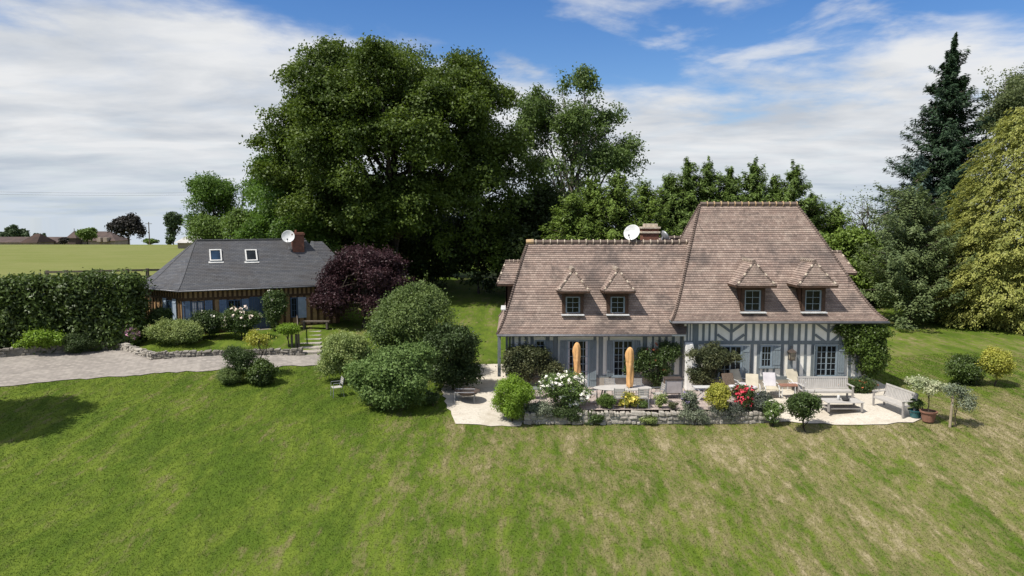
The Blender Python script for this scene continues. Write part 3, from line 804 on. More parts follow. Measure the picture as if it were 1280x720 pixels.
def window(parent, name, M, w, h, cols, rows, leaves=1, pm='window_paint', pane='pane_dark', fr=.055, bar=.022, d=.06, sill=None, curtain=None):
    """casement in local wall space: x across, z up, -y outwards"""
    f = MB()
    f.box(-w / 2, -w / 2 + fr, -d, .02, 0, h); f.box(w / 2 - fr, w / 2, -d, .02, 0, h)
    f.box(-w / 2 + fr, w / 2 - fr, -d, .02, 0, fr); f.box(-w / 2 + fr, w / 2 - fr, -d, .02, h - fr, h)
    iw = (w - 2 * fr) / leaves
    for l in range(leaves):
        x0 = -w / 2 + fr + l * iw; s_ = .032
        f.box(x0, x0 + s_, -d + .012, 0, fr, h - fr); f.box(x0 + iw - s_, x0 + iw, -d + .012, 0, fr, h - fr)
        for c in range(1, cols): xx = x0 + s_ + (iw - 2 * s_) * c / cols; f.box(xx - bar / 2, xx + bar / 2, -d + .02, -.01, fr, h - fr)
        for r in range(1, rows): zz_ = fr + (h - 2 * fr) * r / rows; f.box(x0 + s_, x0 + iw - s_, -d + .022, -.012, zz_ - bar / 2, zz_ + bar / 2)
    o = f.build(name, pm, parent, M)
    p = MB(); p.box(-w / 2 + .02, w / 2 - .02, -.018, -.008, .02, h - .02); p.build('pane', pane, o, M)
    if sill:
        s2 = MB(); s2.box(-w / 2 - .06, w / 2 + .06, -d - .07, 0, -.06, -.002); s2.build('sill', sill, o, M)
    if curtain:
        c2 = MB()
        for a, b in curtain: c2.box(a, b, -.022, -.019, .06, h - .06)
        c2.build('curtain', 'white_cloth', o, M)
    return o
def shutter(parent, M, w, h, m, hinge=0.0, ang=0.0):
    """ledged board shutter; hinge side at local x=hinge, ang opens it from the wall"""
    mb = MB(); k = max(3, round(w / .11)); sg = 1 if w > 0 else -1; w = abs(w)
    for i in range(k): mb.box(i * w / k + .004, (i + 1) * w / k - .004, -.03, 0, 0, h)
    for z in (h * .14, h * .82): mb.box(.02, w - .02, -.05, -.03, z, z + .08)
    Ms = M @ Matrix.Translation((hinge, -.03, 0)) @ (Matrix.Scale(-1, 4, (1, 0, 0)) if sg < 0 else Matrix()) @ Matrix.Rotation(-ang, 4, 'Z')
    return mb.build('shutter', m, parent, Ms)

# ================================================================== the timbered house
H = thing('timbered_house', (8, 37, 0), 'long house with steep brown tiled roofs and blue and white half timbered walls', 'house')
# --- low wing
WY = 34.2
wm = MB()
wm.box(-.05, 8.2, WY, 39.1, .45, 2.85); wm.build('wing_wall', 'plaster', H)
pb = MB(); pb.box(-.08, 8.2, WY - .04, 39.14, -.6, .45); pb.build('plinth', 'plinth_stone', H)
K = .62
rb = MB()
wing_base = [(-.70, 33.5), (8.18, 33.5), (8.18, 39.7), (-.70, 39.7)]
wing_top = [(.81, 36.6), (9.3, 36.6), (9.3, 36.6), (.81, 36.6)]
WZE, WZR = 2.67, 6.87
ptw = roof(rb, wing_base, wing_top, WZE, WZR, K, 44, skip=(1,))
wing_roof = rb.build('wing_roof', ('clay_tiles', 'blue_timber'), H)
rt = MB(); ridge(rt, (.85, 36.6, WZR + .03), (9.2, 36.6, WZR + .03), .11, .36)
rt.tube([(.72, 36.6, WZR + .03), (1.1, 36.6, WZR + .05)], .135, 8, 2)
rt.build('ridge_tiles', ('clay_tiles', 'ridge_mortar', 'ridge_ochre'), wing_roof)
for i in (0, 3): ht = MB(); hip_line(ht, ptw, i, n=46); ht.build('hip_tiles', 'clay_tiles', wing_roof)
# --- tall block
BY = 33.9
bw = MB(); bw.box(8.2, 17.0, BY, 40.5, .42, 3.42); bw.build('block_wall', 'plaster', H)
pb = MB(); pb.box(8.23, 17.03, BY - .05, 40.54, -.6, .42); pb.build('plinth', 'plinth_stone', H)
rb = MB()
blk_base = [(7.5, 33.4), (17.6, 33.4), (17.6, 41.0), (7.5, 41.0)]
blk_top = [(9.66, 37.2), (14.6, 37.2), (14.6, 37.2), (9.66, 37.2)]
BZE, BZR = 3.30, 8.80
ptb = roof(rb, blk_base, blk_top, BZE, BZR, K, 56)
block_roof = rb.build('block_roof', ('clay_tiles', 'blue_timber'), H)
rt = MB(); ridge(rt, (9.66, 37.2, BZR + .03), (14.6, 37.2, BZR + .03), .11, .36, 0, 1); rt.build('ridge_tiles', ('clay_tiles', 'ridge_ochre'), block_roof)
for i in range(4): ht = MB(); hip_line(ht, ptb, i, n=58); ht.build('hip_tiles', 'clay_tiles', block_roof)
# small roof of the rear range, only its ridge shows behind the wing
rb = MB(); roof(rb, [(6.9, 39.6), (9.9, 39.6), (9.9, 44), (6.9, 44)], [(8.3, 40.2), (9.4, 40.2), (9.4, 43), (8.3, 43)], 3.2, 7.0, .3, 30)
ridge(rb, (8.3, 40.2, 7.02), (9.4, 40.2, 7.02), .11, .36, 0, 2)
rb.build('rear_roof', ('clay_tiles', 'blue_timber', 'ridge_mortar'), H)

def frontY(z, blk): # front roof surface
    if blk: s = solve_s(z, BZE, BZR, K); return 33.4 + (37.2 - 33.4) * s
    s = solve_s(z, WZE, WZR, K); return 33.5 + (36.6 - 33.5) * s
def dormer(M, outf, z0, z1, z2, w, ww, wh, rw, label=None, rows=3, cols=2, leaves=1):
    """hipped dormer in local space: x across, y depth measured inwards from outf(z0), z up; outf(z) = depth of the main roof"""
    y0 = outf(z0) - .02
    mb = MB()
    for sx in (-1, 1):
        x = sx * w / 2
        zs = [z0 + (z1 - z0) * i / 6 for i in range(7)]
        vs = []
        for z in zs: vs += [(x, y0, z), (x, max(outf(z) + .05, y0 + .02), z)]
        mb.add(vs, [(2 * i, 2 * i + 1, 2 * i + 3, 2 * i + 2) for i in range(6)])
    wx = ww / 2
    mb.box(-w / 2, -wx, y0 - .012, y0 + .08, z0, z1); mb.box(wx, w / 2, y0 - .012, y0 + .08, z0, z1)
    mb.box(-wx, wx, y0 - .01, y0 + .08, z0 + wh + .06, z1)
    o = mb.build('dormer', 'brown_wood', H, M)
    if label: o['label'] = label
    rf = MB(); ov = .44; yf = y0 - ov; yb1 = outf(z1) + .25; yb2 = outf(z2) + .3; pk = yf + (z2 - z1) * .42
    roof(rf, [(-rw / 2, yf), (rw / 2, yf), (rw / 2, yb1), (-rw / 2, yb1)], [(-.02, pk), (.02, pk), (.02, yb2), (-.02, yb2)], z1, z2, .45, max(8, round((z2 - z1) * 11)), skip=(2,), mi=0)
    ridge(rf, (0, pk - .05, z2 + .02), (0, outf(z2) + .05, z2 + .02), .085, .22, 0, 2)
    for sx in (-1, 1):
        for c in range(9):
            s0 = c / 9; zz_ = z1 + (z2 - z1) * prof(s0, .45); a = Vector((sx * rw / 2 * (1 - s0), yf + (pk - yf) * s0, zz_ + .02))
            s1 = (c + .8) / 9; b = Vector((sx * rw / 2 * (1 - s1), yf + (pk - yf) * s1, z1 + (z2 - z1) * prof(s1, .45) + .02)); rf.tube([a, b], [.055, .04], 6, 2 if c % 3 == 1 else 0)
    rf.build('dormer_roof', ('clay_tiles', 'brown_wood', 'ridge_mortar'), o, M)
    Mw = M @ Matrix.Translation((0, y0 + .10, z0 + .05))
    window(o, 'window', Mw, ww, wh, cols, rows, leaves, sill=None, fr=.04, bar=.018)
    sl_ = MB(); sl_.box(-w / 2 - .05, w / 2 + .02, y0 - .26, y0 - .005, z0 - .03, z0 + .02); sl_.build('sill', 'dish_white', o, M)
    return o
def front_dormer(pxc, py_sill, py_eave, py_peak, blk, w, ww, wh, rw, label):
    Yd = 34.5
    for _ in range(12): z0 = aty(pxc, py_sill, Yd).z; Yd = frontY(z0, blk)
    xc = aty(pxc, py_sill, Yd).x; z1 = aty(pxc, py_eave, Yd - .3).z; z2 = aty(pxc, py_peak, Yd + .35).z
    return dormer(Matrix.Translation((xc, 0, 0)), lambda z: frontY(z, blk), z0, z1, z2, w, ww, wh, rw, label)
for px_, sb, tx in ((716, 393, 'left front dormer of the low wing'), (772, 393, 'right front dormer of the low wing')):
    front_dormer(px_, sb, 364, 337, False, 1.02, .70, .80, 1.55, tx)
for px_, tx in ((940.5, 'left front dormer of the tall block'), (1016, 'right front dormer of the tall block')):
    front_dormer(px_, 390, 357, 327, True, 1.12, .78, .98, 1.90, tx)
def hipX(z, blk):
    if blk: return 17.6 - (17.6 - 14.6) * solve_s(z, BZE, BZR, K)
    return -.70 + 1.51 * solve_s(z, WZE, WZR, K)
Ml = Matrix(((0, 1, 0, 0), (-1, 0, 0, 36.6), (0, 0, 1, 0), (0, 0, 0, 1)))   # local x -> -Y, local y (inwards) -> +X
dormer(Ml, lambda z: hipX(z, False), 3.55, 4.85, 5.9, 1.5, 1.0, 1.0, 2.1, 'dormer on the gable end of the low wing')
Mr = Matrix(((0, -1, 0, 0), (1, 0, 0, 37.2), (0, 0, 1, 0), (0, 0, 0, 1)))
dormer(Mr, lambda z: -hipX(z, True), 4.2, 5.35, 6.35, 1.5, 1.0, .9, 2.1, 'dormer on the right hip of the tall block')
# chimney behind the wing ridge
ch = MB(); c0 = aty(812, 300, 38.0)
ch.box(c0.x - .42, c0.x + .42, 37.7, 38.5, 5.2, 7.32); ch.box(c0.x - .49, c0.x + .49, 37.63, 38.57, 7.32, 7.42, 1); ch.box(c0.x - .44, c0.x + .44, 37.68, 38.52, 7.42, 7.56, 0); ch.box(c0.x - .5, c0.x + .5, 37.62, 38.58, 7.56, 7.66, 1)
ch.box(c0.x - .3, c0.x + .38, 37.8, 38.4, 7.66, 7.82, 1)
ch.build('chimney', ('brick_chimney', 'ridge_mortar'), H, bevel=.015)
# gutters and downpipe
g = MB(); g.tube([(-.7, 33.45, 2.62), (7.5, 33.45, 2.62)], .055, 8); g.tube([(-.13, 33.5, 2.6), (-.13, 34.12, 2.35), (-.13, 34.12, 0)], .04, 8)
g.build('gutter', 'zinc', H, smooth=True)
g = MB(); g.tube([(7.5, 33.34, 3.25), (17.65, 33.34, 3.25)], .06, 8); g.build('gutter', 'zinc', H, smooth=True)

# --- timber frame of the tall block
def fx(px, Y=33.88): return (px - 640) / F * (Y * math.cos(PITCH) + 5.6 * math.sin(PITCH))
def fz(py, Y=33.88): return aty(640, py, Y).z
tf = MB(); yo, yi = BY - .028, BY + .05
def post(px0, px1, z0, z1, y=yo): tf.box(fx(px0), fx(px1), y, yi, z0, z1)
zt, zm1, zm0, zs1, zs0 = 3.36, 2.30, 2.13, .58, .40
tf.box(8.19, 17.0, yo - .008, yi, zs0, zs1); tf.box(8.19, 17.0, yo - .008, yi, zm0, zm1); tf.box(8.19, 17.0, yo - .008, yi, 3.22, 3.4)
for a, b in ((858, 860), (862, 863.5), (865.5, 873), (877.7, 880.7), (885.6, 888), (893.2, 896.2), (912.5, 915.7), (930.7, 933.8), (940.2, 943.5), (949.5, 952.8), (958.2, 961.2), (967.5, 970.6), (976.3, 980), (997.2, 1000.7), (1006, 1009), (1015, 1018.6), (1033.8, 1037), (1049, 1052), (1058, 1061), (1067, 1070), (1076, 1080)): post(a, b, zm1, 3.22)
for a, b in ((858, 860.5), (865.5, 873), (880, 883), (888, 892), (939, 942.6), (947, 951), (977, 980.5), (997.2, 1000.7), (1006, 1009.2), (1014.8, 1018.6), (1053, 1056), (1062, 1065), (1071, 1074)): post(a, b, zs1, zm0)
zw = fz(461)
for a, b in ((955, 957), (959.8, 962), (967.8, 970)): post(a, b, zs1, zw)
post(951, 977, zw - .0, zw + .07, yo + .002)
tf.box(fx(985.8), fx(991.8), yo - .02, yi, .15, 3.3)
def brace(xa, za, xb, zb, w=.12): tf.bar((xa, yo + .03, za), (xb, yo + .03, zb), .075, w, up=(0, 0, 1))
for (pl, pm_, pr) in ((896, 914, 931), (1018, 1035.5, 1051)):
    xl, xm, xr = fx(pl), fx(pm_), fx(pr)
    for dz in (.30, .88):
        brace(xl + .03, zm1 + dz, xm - .03, zm1 + dz - .44); brace(xr - .03, zm1 + dz, xm + .03, zm1 + dz - .44)
tf.build('timber_frame', 'blue_timber', H)
MF = Matrix.Translation((0, BY, 0))
def opening(pxa, pxb, py_top, py_bot, cols, rows, leaves, name, Y=BY, sill='blue_paint', curtain=None, pane='pane_dark', frame='window_paint'):
    xa, xb = fx(pxa, Y), fx(pxb, Y); zt_, zb_ = fz(py_top, Y), fz(py_bot, Y)
    M = Matrix.Translation(((xa + xb) / 2, Y - .03, zb_))
    return window(H, name, M, xb - xa, zt_ - zb_, cols, rows, leaves, sill=sill, curtain=curtain, pane=pane, pm=frame), (xa, xb, zb_, zt_)
def shut(o, Y, xa, w, z0, z1, m='blue_paint', ang=0.0):
    return shutter(o, Matrix.Translation((xa, Y - .03, z0)), w, z1 - z0, m, 0, ang)
o, (a, b, z0, z1) = opening(898, 928, 432, 472, 2, 4, 2, 'window'); shut(o, BY, b + .02, .32, z0 - .03, z1, ang=R(20)); shut(o, BY, a - .02, -.32, z0 - .03, z1, ang=R(20))
o, (a, b, z0, z1) = opening(950.5, 965.5, 431.5, 458.5, 3, 3, 1, 'window'); shut(o, BY, b + .02, .36, z0 - .04, z1, ang=R(15))
o, (a, b, z0, z1) = opening(1019.5, 1047, 431, 470, 2, 5, 2, 'window'); shut(o, BY, a - .02, -.19, z0 - .03, z1, ang=R(55)); shut(o, BY, b + .02, .30, z0 - .03, z1, ang=R(12))
# white sloping buttress at the junction
bt = MB()
xs0, xs1 = fx(857.5, 33.6), fx(880, 33.6)
bt.add([(xs0, 33.45, -.2), (xs1 + .12, 33.45, -.2), (xs1 + .12, 33.95, -.2), (xs0, 33.95, -.2), (xs0, 33.66, 2.2), (xs0 + .36, 33.66, 2.2), (xs0 + .42, 33.95, 2.25), (xs0, 33.95, 2.25)],
       [(3, 2, 1, 0), (4, 5, 6, 7), (0, 1, 5, 4), (1, 2, 6, 5), (2, 3, 7, 6), (3, 0, 4, 7)])
bt.build('buttress', 'white_render', H, bevel=.05)
# --- timber frame of the wing
tf = MB(); yo, yi = WY - .03, WY + .05
def wpost(a, b, z0=.5, z1=2.75): tf.box(fx(a, WY), fx(b, WY), yo, yi, z0, z1)
tf.box(-.06, 8.19, yo - .008, yi, 2.50, 2.72); tf.box(-.06, 8.19, yo - .008, yi, .40, .58)
for a, b in ((622, 626), (632, 635), (640, 643), (648, 651), (656, 660), (663, 667), (682, 687), (691.5, 697.5), (742, 745.5), (748.5, 754), (760, 762), (803.5, 809), (815, 817.5), (823, 826), (831.5, 834.5), (840, 843.5), (850, 854)): wpost(a, b)
tf.box(-.085, -.05, WY, 39.1, 1.35, 1.5); tf.box(-.085, -.05, WY, 39.1, .45, .6); tf.box(-.085, -.05, WY, 39.1, 2.5, 2.7)
for i in range(12): y = WY + .02 + i * .42; tf.box(-.084, -.05, y, y + .13, .5, 2.6)
tf.build('timber_frame', 'blue_timber', H)
o, (a, b, z0, z1) = opening(668.5, 682, 425, 449, 2, 4, 1, 'window', WY); shut(o, WY, b + .02, .34, z0, z1, ang=R(8))
o, (a, b, z0, z1) = opening(708, 737, 425, 484, 2, 6, 2, 'french_door', WY, sill=None, curtain=[(-.50, -.40), (.36, .50)]); shut(o, WY, b + .02, .32, z0 + .05, z1, ang=R(12)); shut(o, WY, a - .02, -.30, z0 + .05, z1, ang=R(12))
hd = MB(); hd.tube([(.02 + (a + b) / 2, WY - .12, 1.05), (.12 + (a + b) / 2, WY - .12, 1.05)], .014, 6); hd.build('handle', 'dark_metal', o)
o, (a, b, z0, z1) = opening(766, 792, 425, 470, 2, 5, 2, 'window', WY); shut(o, WY, b + .02, .30, z0, z1, ang=R(12)); shut(o, WY, a - .02, -.28, z0, z1, ang=R(12))

# --- things fixed to it
def dish(name, c, rad, face, label, arm=None, m='dish_white'):
    """offset satellite dish at c looking along face"""
    c = Vector(c); o = thing(name, c - Vector((0, 0, rad + .25)), label, 'satellite dish')
    f = Vector(face).normalized(); M = Matrix.Translation(c) @ f.to_track_quat('Z', 'Y').to_matrix().to_4x4()
    mb = MB(); prf = [(rad * t, .28 * rad * t * t) for t in (.02, .25, .5, .75, .93, 1.0)]
    mb.lathe(prf + [(rad * 1.02, .27 * rad), (rad * .75, .13 * rad), (rad * .3, -.02)], n=28); mb.build('reflector', m, o, M, smooth=True)
    am = MB(); am.tube([M @ Vector((0, -rad * .95, rad * .25)), M @ Vector((0, -rad * .75, rad * .95))], .018, 6); am.tube([M @ Vector((0, -rad * .75, rad * .88)), M @ Vector((0, -rad * .62, rad * 1.02))], .05, 8)
    am.build('feed_arm', 'grey_metal', o)
    ps = MB(); ps.tube([c - f * .08 + Vector((0, 0, .05)), c - f * .16 - Vector((0, 0, rad * .6)), c - f * .12 - Vector((0, 0, rad + .35))], .028, 8); ps.build('mast', 'grey_metal', o)
    return o
d0 = aty(790.5, 291.5, 36.75); dish('satellite_dish', d0, .42, (-.45, -.75, .42), 'large pale satellite dish on the ridge left of the wide brick chimney')
d0 = aty(829.5, 296.5, 37.6); dish('satellite_dish', d0, .33, (.75, .35, .35), 'small grey satellite dish right of the wide brick chimney', m='grey_metal')
ln = aty(990, 444, 33.6)
L = thing('wall_lantern', (ln.x, BY - .05, ln.z - .3), 'old metal lantern hung on the blue post between two windows', 'lantern')
mb = MB(); c = Vector((ln.x + .02, BY - .24, ln.z - .02))
for sx in (-1, 1):
    for sy in (-1, 1): mb.bar(c + Vector((sx * .11, sy * .11, -.2)), c + Vector((sx * .14, sy * .14, .16)), .02, .02)
mb.box(c.x - .13, c.x + .13, c.y - .13, c.y + .13, c.z - .23, c.z - .2)
mb.add([c + Vector(v) for v in ((-.19, -.19, .16), (.19, -.19, .16), (.19, .19, .16), (-.19, .19, .16), (0, 0, .34))], [(3, 2, 1, 0), (0, 1, 4), (1, 2, 4), (2, 3, 4), (3, 0, 4)])
mb.tube([c + Vector((0, 0, .33)), c + Vector((0, 0, .42)), (c.x, BY - .02, c.z + .38)], .014, 6)
mb.build('lantern_frame', 'rust_metal', L)
mb = MB(); mb.add([c + Vector(v) for v in ((-.1, -.1, -.19), (.1, -.1, -.19), (.1, .1, -.19), (-.1, .1, -.19), (-.125, -.125, .155), (.125, -.125, .155), (.125, .125, .155), (-.125, .125, .155))], [(0, 1, 5, 4), (1, 2, 6, 5), (2, 3, 7, 6), (3, 0, 4, 7)])
mb.build('lantern_glass', 'lantern_glass', L)

# ================================================================== the slate cottage
CE = 3.95
E0, E1, E2 = at(181, 359, CE), at(223, 362.8, CE), at(389, 356.6, CE)
u = (E2 - E1); u.z = 0; u.normalize(); v = Vector((-u.y, u.x, 0))
FL, DP = 9.6, 6.0
c1 = E1.copy(); c2 = E1 + u * FL
l0 = Vector((E0.x, E0.y, CE))
cb = [c1, c2, c2 + v * DP, c1 + v * DP - u * .2, c1 + v * (DP - 1.7) - u * 2.4, l0]
RZ = 6.72
ra = aty(245, 299, (c1 + v * DP / 2 + u * 1.2).y); rbv = c1 + u * 7.7 + v * DP / 2
ra2 = c1 + v * DP / 2; t_ = (Vector((ra.x, ra.y, 0)) - Vector((c1.x, c1.y, 0))).dot(u); ra2 = c1 + u * max(t_, .6) + v * DP / 2
CT = thing('slate_cottage', ((c1.x + c2.x) / 2 + v.x * 3, (c1.y + c2.y) / 2 + v.y * 3, 1.3), 'small brown timber cottage with a dark grey slate hip roof and blue shutters', 'cottage')
rb = MB()
tp = [ra2, rbv, rbv, ra2, ra2, ra2]
ptc = roof(rb, [p.xy for p in cb], [p.xy for p in tp], CE, RZ, .35, 36, tw=.22, lip=.012)
cot_roof = rb.build('roof', ('slates', 'dark_metal'), CT)
rt = MB(); ridge(rt, (ra2.x, ra2.y, RZ + .02), (rbv.x, rbv.y, RZ + .02), .06, .5, 0, None)
for i in (0, 5):
    hp = [ptc(i, s) + Vector((0, 0, .01)) for s in np.linspace(0, 1, 12)]; rt.tube(hp, .025, 6, 0)
rt.build('ridge_capping', ('slates', 'zinc'), cot_roof)
cen = sum(cb, Vector()) / 6
wallp = []
def inset(poly, d):
    r = []; n = len(poly)
    for i in range(n):
        p0, p1, p2 = poly[i - 1], poly[i], poly[(i + 1) % n]
        a = (p1 - p0); a.z = 0; a.normalize(); b = (p2 - p1); b.z = 0; b.normalize()
        n1 = Vector((-a.y, a.x, 0)); n2 = Vector((-b.y, b.x, 0)); bis = (n1 + n2).normalized()
        r.append(p1 + bis * (d / max(.3, bis.dot(n1))))
    return r
wp = inset(cb, .42)
wm = MB(); nn = len(wp)
wm.add([Vector((p.x, p.y, .6)) for p in wp] + [Vector((p.x, p.y, 4.15)) for p in wp], [(i, (i + 1) % nn, nn + (i + 1) % nn, nn + i) for i in range(nn)])
wm.build('wall', 'tan_infill', CT)
def wallM(pa, pb):
    d = (pb - pa); d.z = 0; return Matrix.Translation((pa.x, pa.y, 0)) @ Matrix.Rotation(math.atan2(d.y, d.x), 4, 'Z'), d.length
tf = MB()
MFc, LF = wallM(wp[0], wp[1]); MLc, LL = wallM(wp[5], wp[0])
for M, L_ in ((MFc, LF), (MLc, LL), (wallM(wp[4], wp[5]))):
    for z0, z1 in ((1.0, 1.45), (3.28, 3.42), (3.86, 4.02)): tf.box(0, L_, -.05, .04, z0, z1, M=M)
    k = round(L_ / .27)
    for i in range(k + 1): x = i * L_ / k; tf.box(x - .065, x + .065, -.04, .04, 3.42, 3.86, M=M)
    k = round(L_ / .40)
    for i in range(k + 1): x = i * L_ / k; w_ = .12 if i in (0, k) else .075; tf.box(x - w_, x + w_, -.042, .04, 1.45, 3.28, M=M)
tf.build('timber_frame', 'oak_timber', CT)
def cu(px, py=385):  # distance along the front wall for a pixel column
    r = ray(px, py); n_ = Vector((v.x, v.y, 0)); t = (wp[0] - Vector((0, 0, CZ))).dot(n_) / r.dot(n_); p = Vector((0, 0, CZ)) + r * t
    return (p - wp[0]).dot(u)
def cw(pa, pb, z0, z1, cols, rows, leaves, name='window', sill=None, **kw):
    a, b = cu(pa), cu(pb); M = MFc @ Matrix.Translation(((a + b) / 2, -.05, z0)); return window(CT, name, M, b - a, z1 - z0, cols, rows, leaves, sill=sill, **kw), a, b
o, a, b = cw(238.5, 255, 1.95, 3.22, 2, 3, 2, pm='dark_blue_paint', curtain=[(-.36, -.06), (.06, .36)])
for x, w_ in ((a - .02, -.44), (b + .05, .42)): shutter(o, MFc @ Matrix.Translation((x, -.05, 1.75)), w_, 1.5, 'shutter_blue')
o, a, b = cw(284, 302, 1.95, 3.22, 2, 3, 2, pm='dark_blue_paint')
for x, w_ in ((a - .02, -.42), (b + .02, .40)): shutter(o, MFc @ Matrix.Translation((x, -.05, 1.75)), w_, 1.5, 'shutter_blue')
a, b = cu(313), cu(336); db = MB(); k = 8; dw = b - a
for i in range(k): db.box(a + i * dw / k + .005, a + (i + 1) * dw / k - .005, -.07, -.03, 1.35, 3.26)
db.box(a - .07, a, -.09, 0, 1.3, 3.3); db.box(b, b + .07, -.09, 0, 1.3, 3.3); db.box(a, b, -.09, 0, 3.26, 3.34)
do = db.build('door', 'dark_blue_paint', CT, MFc)
hb = MB(); hb.tube([(b - .12, -.12, 2.3), (b - .12, -.12, 2.42)], .02, 6); hb.build('handle', 'grey_metal', do, MFc)
ds = MB(); ds.box(a - .1, b + .1, -.45, -.02, 1.1, 1.36); ds.build('doorstep', 'step_stone', CT, MFc)
o, a, b = cw(363, 372, 1.95, 3.2, 2, 3, 1, pm='dark_blue_paint'); shutter(o, MFc @ Matrix.Translation((b + .02, -.05, 1.9)), .5, 1.3, 'pale_blue')
M = MLc @ Matrix.Translation((LL * .60, -.05, 2.0)); o = window(CT, 'window', M, .62, 1.25, 2, 3, 1, pm='dark_blue_paint', pane='pane_blue')
for x, w_ in ((-.33, -.34), (.33, .34)): shutter(o, M @ Matrix.Translation((x, 0, -.1)), w_, 1.45, 'pale_blue')
# chimney with dish, skylights
nrm_roof = None
def roof_z(uu, vv):  # height of the front slope above the footprint point
    s = vv / (DP / 2); return CE + (RZ - CE) * prof(s, .35)
def skylight(px, py, label, w=.70, h=.95, parent=CT):
    best = None
    for i in range(200):
        vv = DP / 2 * i / 200
        n_ = v; r = ray(px, py); p0 = c1 + v * vv; t = (p0 - Vector((0, 0, CZ))).dot(n_) / r.dot(n_); p = Vector((0, 0, CZ)) + r * t
        e = abs(p.z - roof_z(0, vv))
        if best is None or e < best[0]: best = (e, p, vv)
    p, vv = best[1], best[2]
    sl1 = (roof_z(0, vv + .2) - roof_z(0, vv - .2)) / .4; ang = math.atan(sl1)
    M = Matrix.Translation(p) @ Matrix.Rotation(math.atan2(u.y, u.x), 4, 'Z') @ Matrix.Rotation(ang, 4, 'X')
    f = MB(); t = .075
    f.box(-w / 2, w / 2, -h / 2, -h / 2 + t, -.05, .11); f.box(-w / 2, w / 2, h / 2 - t, h / 2, -.05, .11)
    f.box(-w / 2, -w / 2 + t, -h / 2 + t, h / 2 - t, -.05, .11); f.box(w / 2 - t, w / 2, -h / 2 + t, h / 2 - t, -.05, .11)
    f.box(-w / 2 - .08, w / 2 + .08, -h / 2 - .13, -h / 2 - .002, .0, .035)
    o = f.build('skylight', 'white_paint', cot_roof, M)
    if label: o['label'] = label
    return o, M, w, h, t
for px_, tx, pn in ((269.5, 'left skylight', 'pane_blue'), (314, 'right skylight', 'pane_dark')):
    o, M, w_, h_, t = skylight(px_, 320, tx)
    # the pane is set into the frame as one more face of the same part
    me_ = o.data; bmx = bmesh.new(); bmx.from_mesh(me_); me_.materials.append(MAT[pn])
    co = [M @ Vector(p) - ORG[CT] for p in ((-w_ / 2 + t, -h_ / 2 + t, .06), (w_ / 2 - t, -h_ / 2 + t, .06), (w_ / 2 - t, h_ / 2 - t, .06), (-w_ / 2 + t, h_ / 2 - t, .06))]
    fc = bmx.faces.new([bmx.verts.new(p) for p in co]); fc.material_index = 1; bmx.to_mesh(me_); bmx.free()
cp = aty(371, 300, (rbv - u * .2).y - .3)
chx = (Vector((cp.x, cp.y, 0)) - Vector((c1.x, c1.y, 0))).dot(u)
Mc = Matrix.Translation((c1.x, c1.y, 0)) @ Matrix.Rotation(math.atan2(u.y, u.x), 4, 'Z')
cm = MB(); y_ = DP / 2 - .55
cm.box(chx - .36, chx + .36, y_ - .3, y_ + .3, 5.0, 7.02); cm.box(chx - .42, chx + .42, y_ - .36, y_ + .36, 7.02, 7.12); cm.box(chx - .38, chx + .38, y_ - .32, y_ + .32, 7.12, 7.20)
cm.tube([(chx - .1, y_, 7.20), (chx - .1, y_, 7.36)], .07, 8)
cm.build('chimney', 'brick_chimney', CT, Mc, bevel=.012)
# lower rear range running off to the right behind the chimney
rb = MB(); q0 = c1 + u * 7.9 + v * 2.2
roof(rb, [(q0).xy, (q0 + u * 2.6).xy, (q0 + u * 2.6 + v * 5).xy, (q0 + v * 5).xy], [(q0 + u * .5 + v * 1.5).xy, (q0 + u * 1.0 + v * 1.5).xy, (q0 + u * 1.0 + v * 3).xy, (q0 + u * .5 + v * 3).xy], 4.6, 6.55, .2, 20, tw=.22, lip=.012)
rb.build('rear_roof', ('slates', 'dark_metal'), CT)
g = MB(); g.tube([c1 - v * .05 + Vector((0, 0, -.07)), c2 - v * .05 + Vector((0, 0, -.07))], .05, 8); g.tube([c1 - v * .05 + Vector((0, 0, -.07)), l0 + Vector((-.04, -.03, -.07))], .05, 8); g.build('gutter', 'zinc', CT, smooth=True)
dc = aty(360.5, 296, (rbv - u * .8).y - .9); dish('satellite_dish', dc, .40, (.15, -1, .35), 'white satellite dish beside the brick chimney on the slate roof')

# steps up to the cottage
s0, s1 = hit(387, 442), hit(388, 414)
ST = thing('garden_steps', s0, 'short flight of stone and timber steps climbing to the cottage bench', 'steps')
for i in range(6):
    t = i / 5; p = s0.lerp(s1, t); mb = MB(); z = s0.z + (s1.z - s0.z) * (i + 1) / 6
    mb.box(p.x - .62, p.x + .62, p.y - .05, p.y + .75, z - .35, z); mb.build('tread', 'step_stone', ST, bevel=.02)
fr = MB()
for px_ in (365, 370.5, 373.5):
    p = hit(px_, 434); fr.box(p.x - .05, p.x + .05, p.y - .05, p.y + .05, p.z - .2, p.z + .75)
a_, b_ = hit(373.5, 434), hit(371.5, 412); fr.bar(a_ + Vector((0, 0, .8)), b_ + Vector((0, 0, .9)), .05, .06)
o = fr.build('stair_railing', 'old_wood', None, loc=hit(370, 434)); tag(o, 'rough wooden posts and handrail beside the garden steps', 'railing')
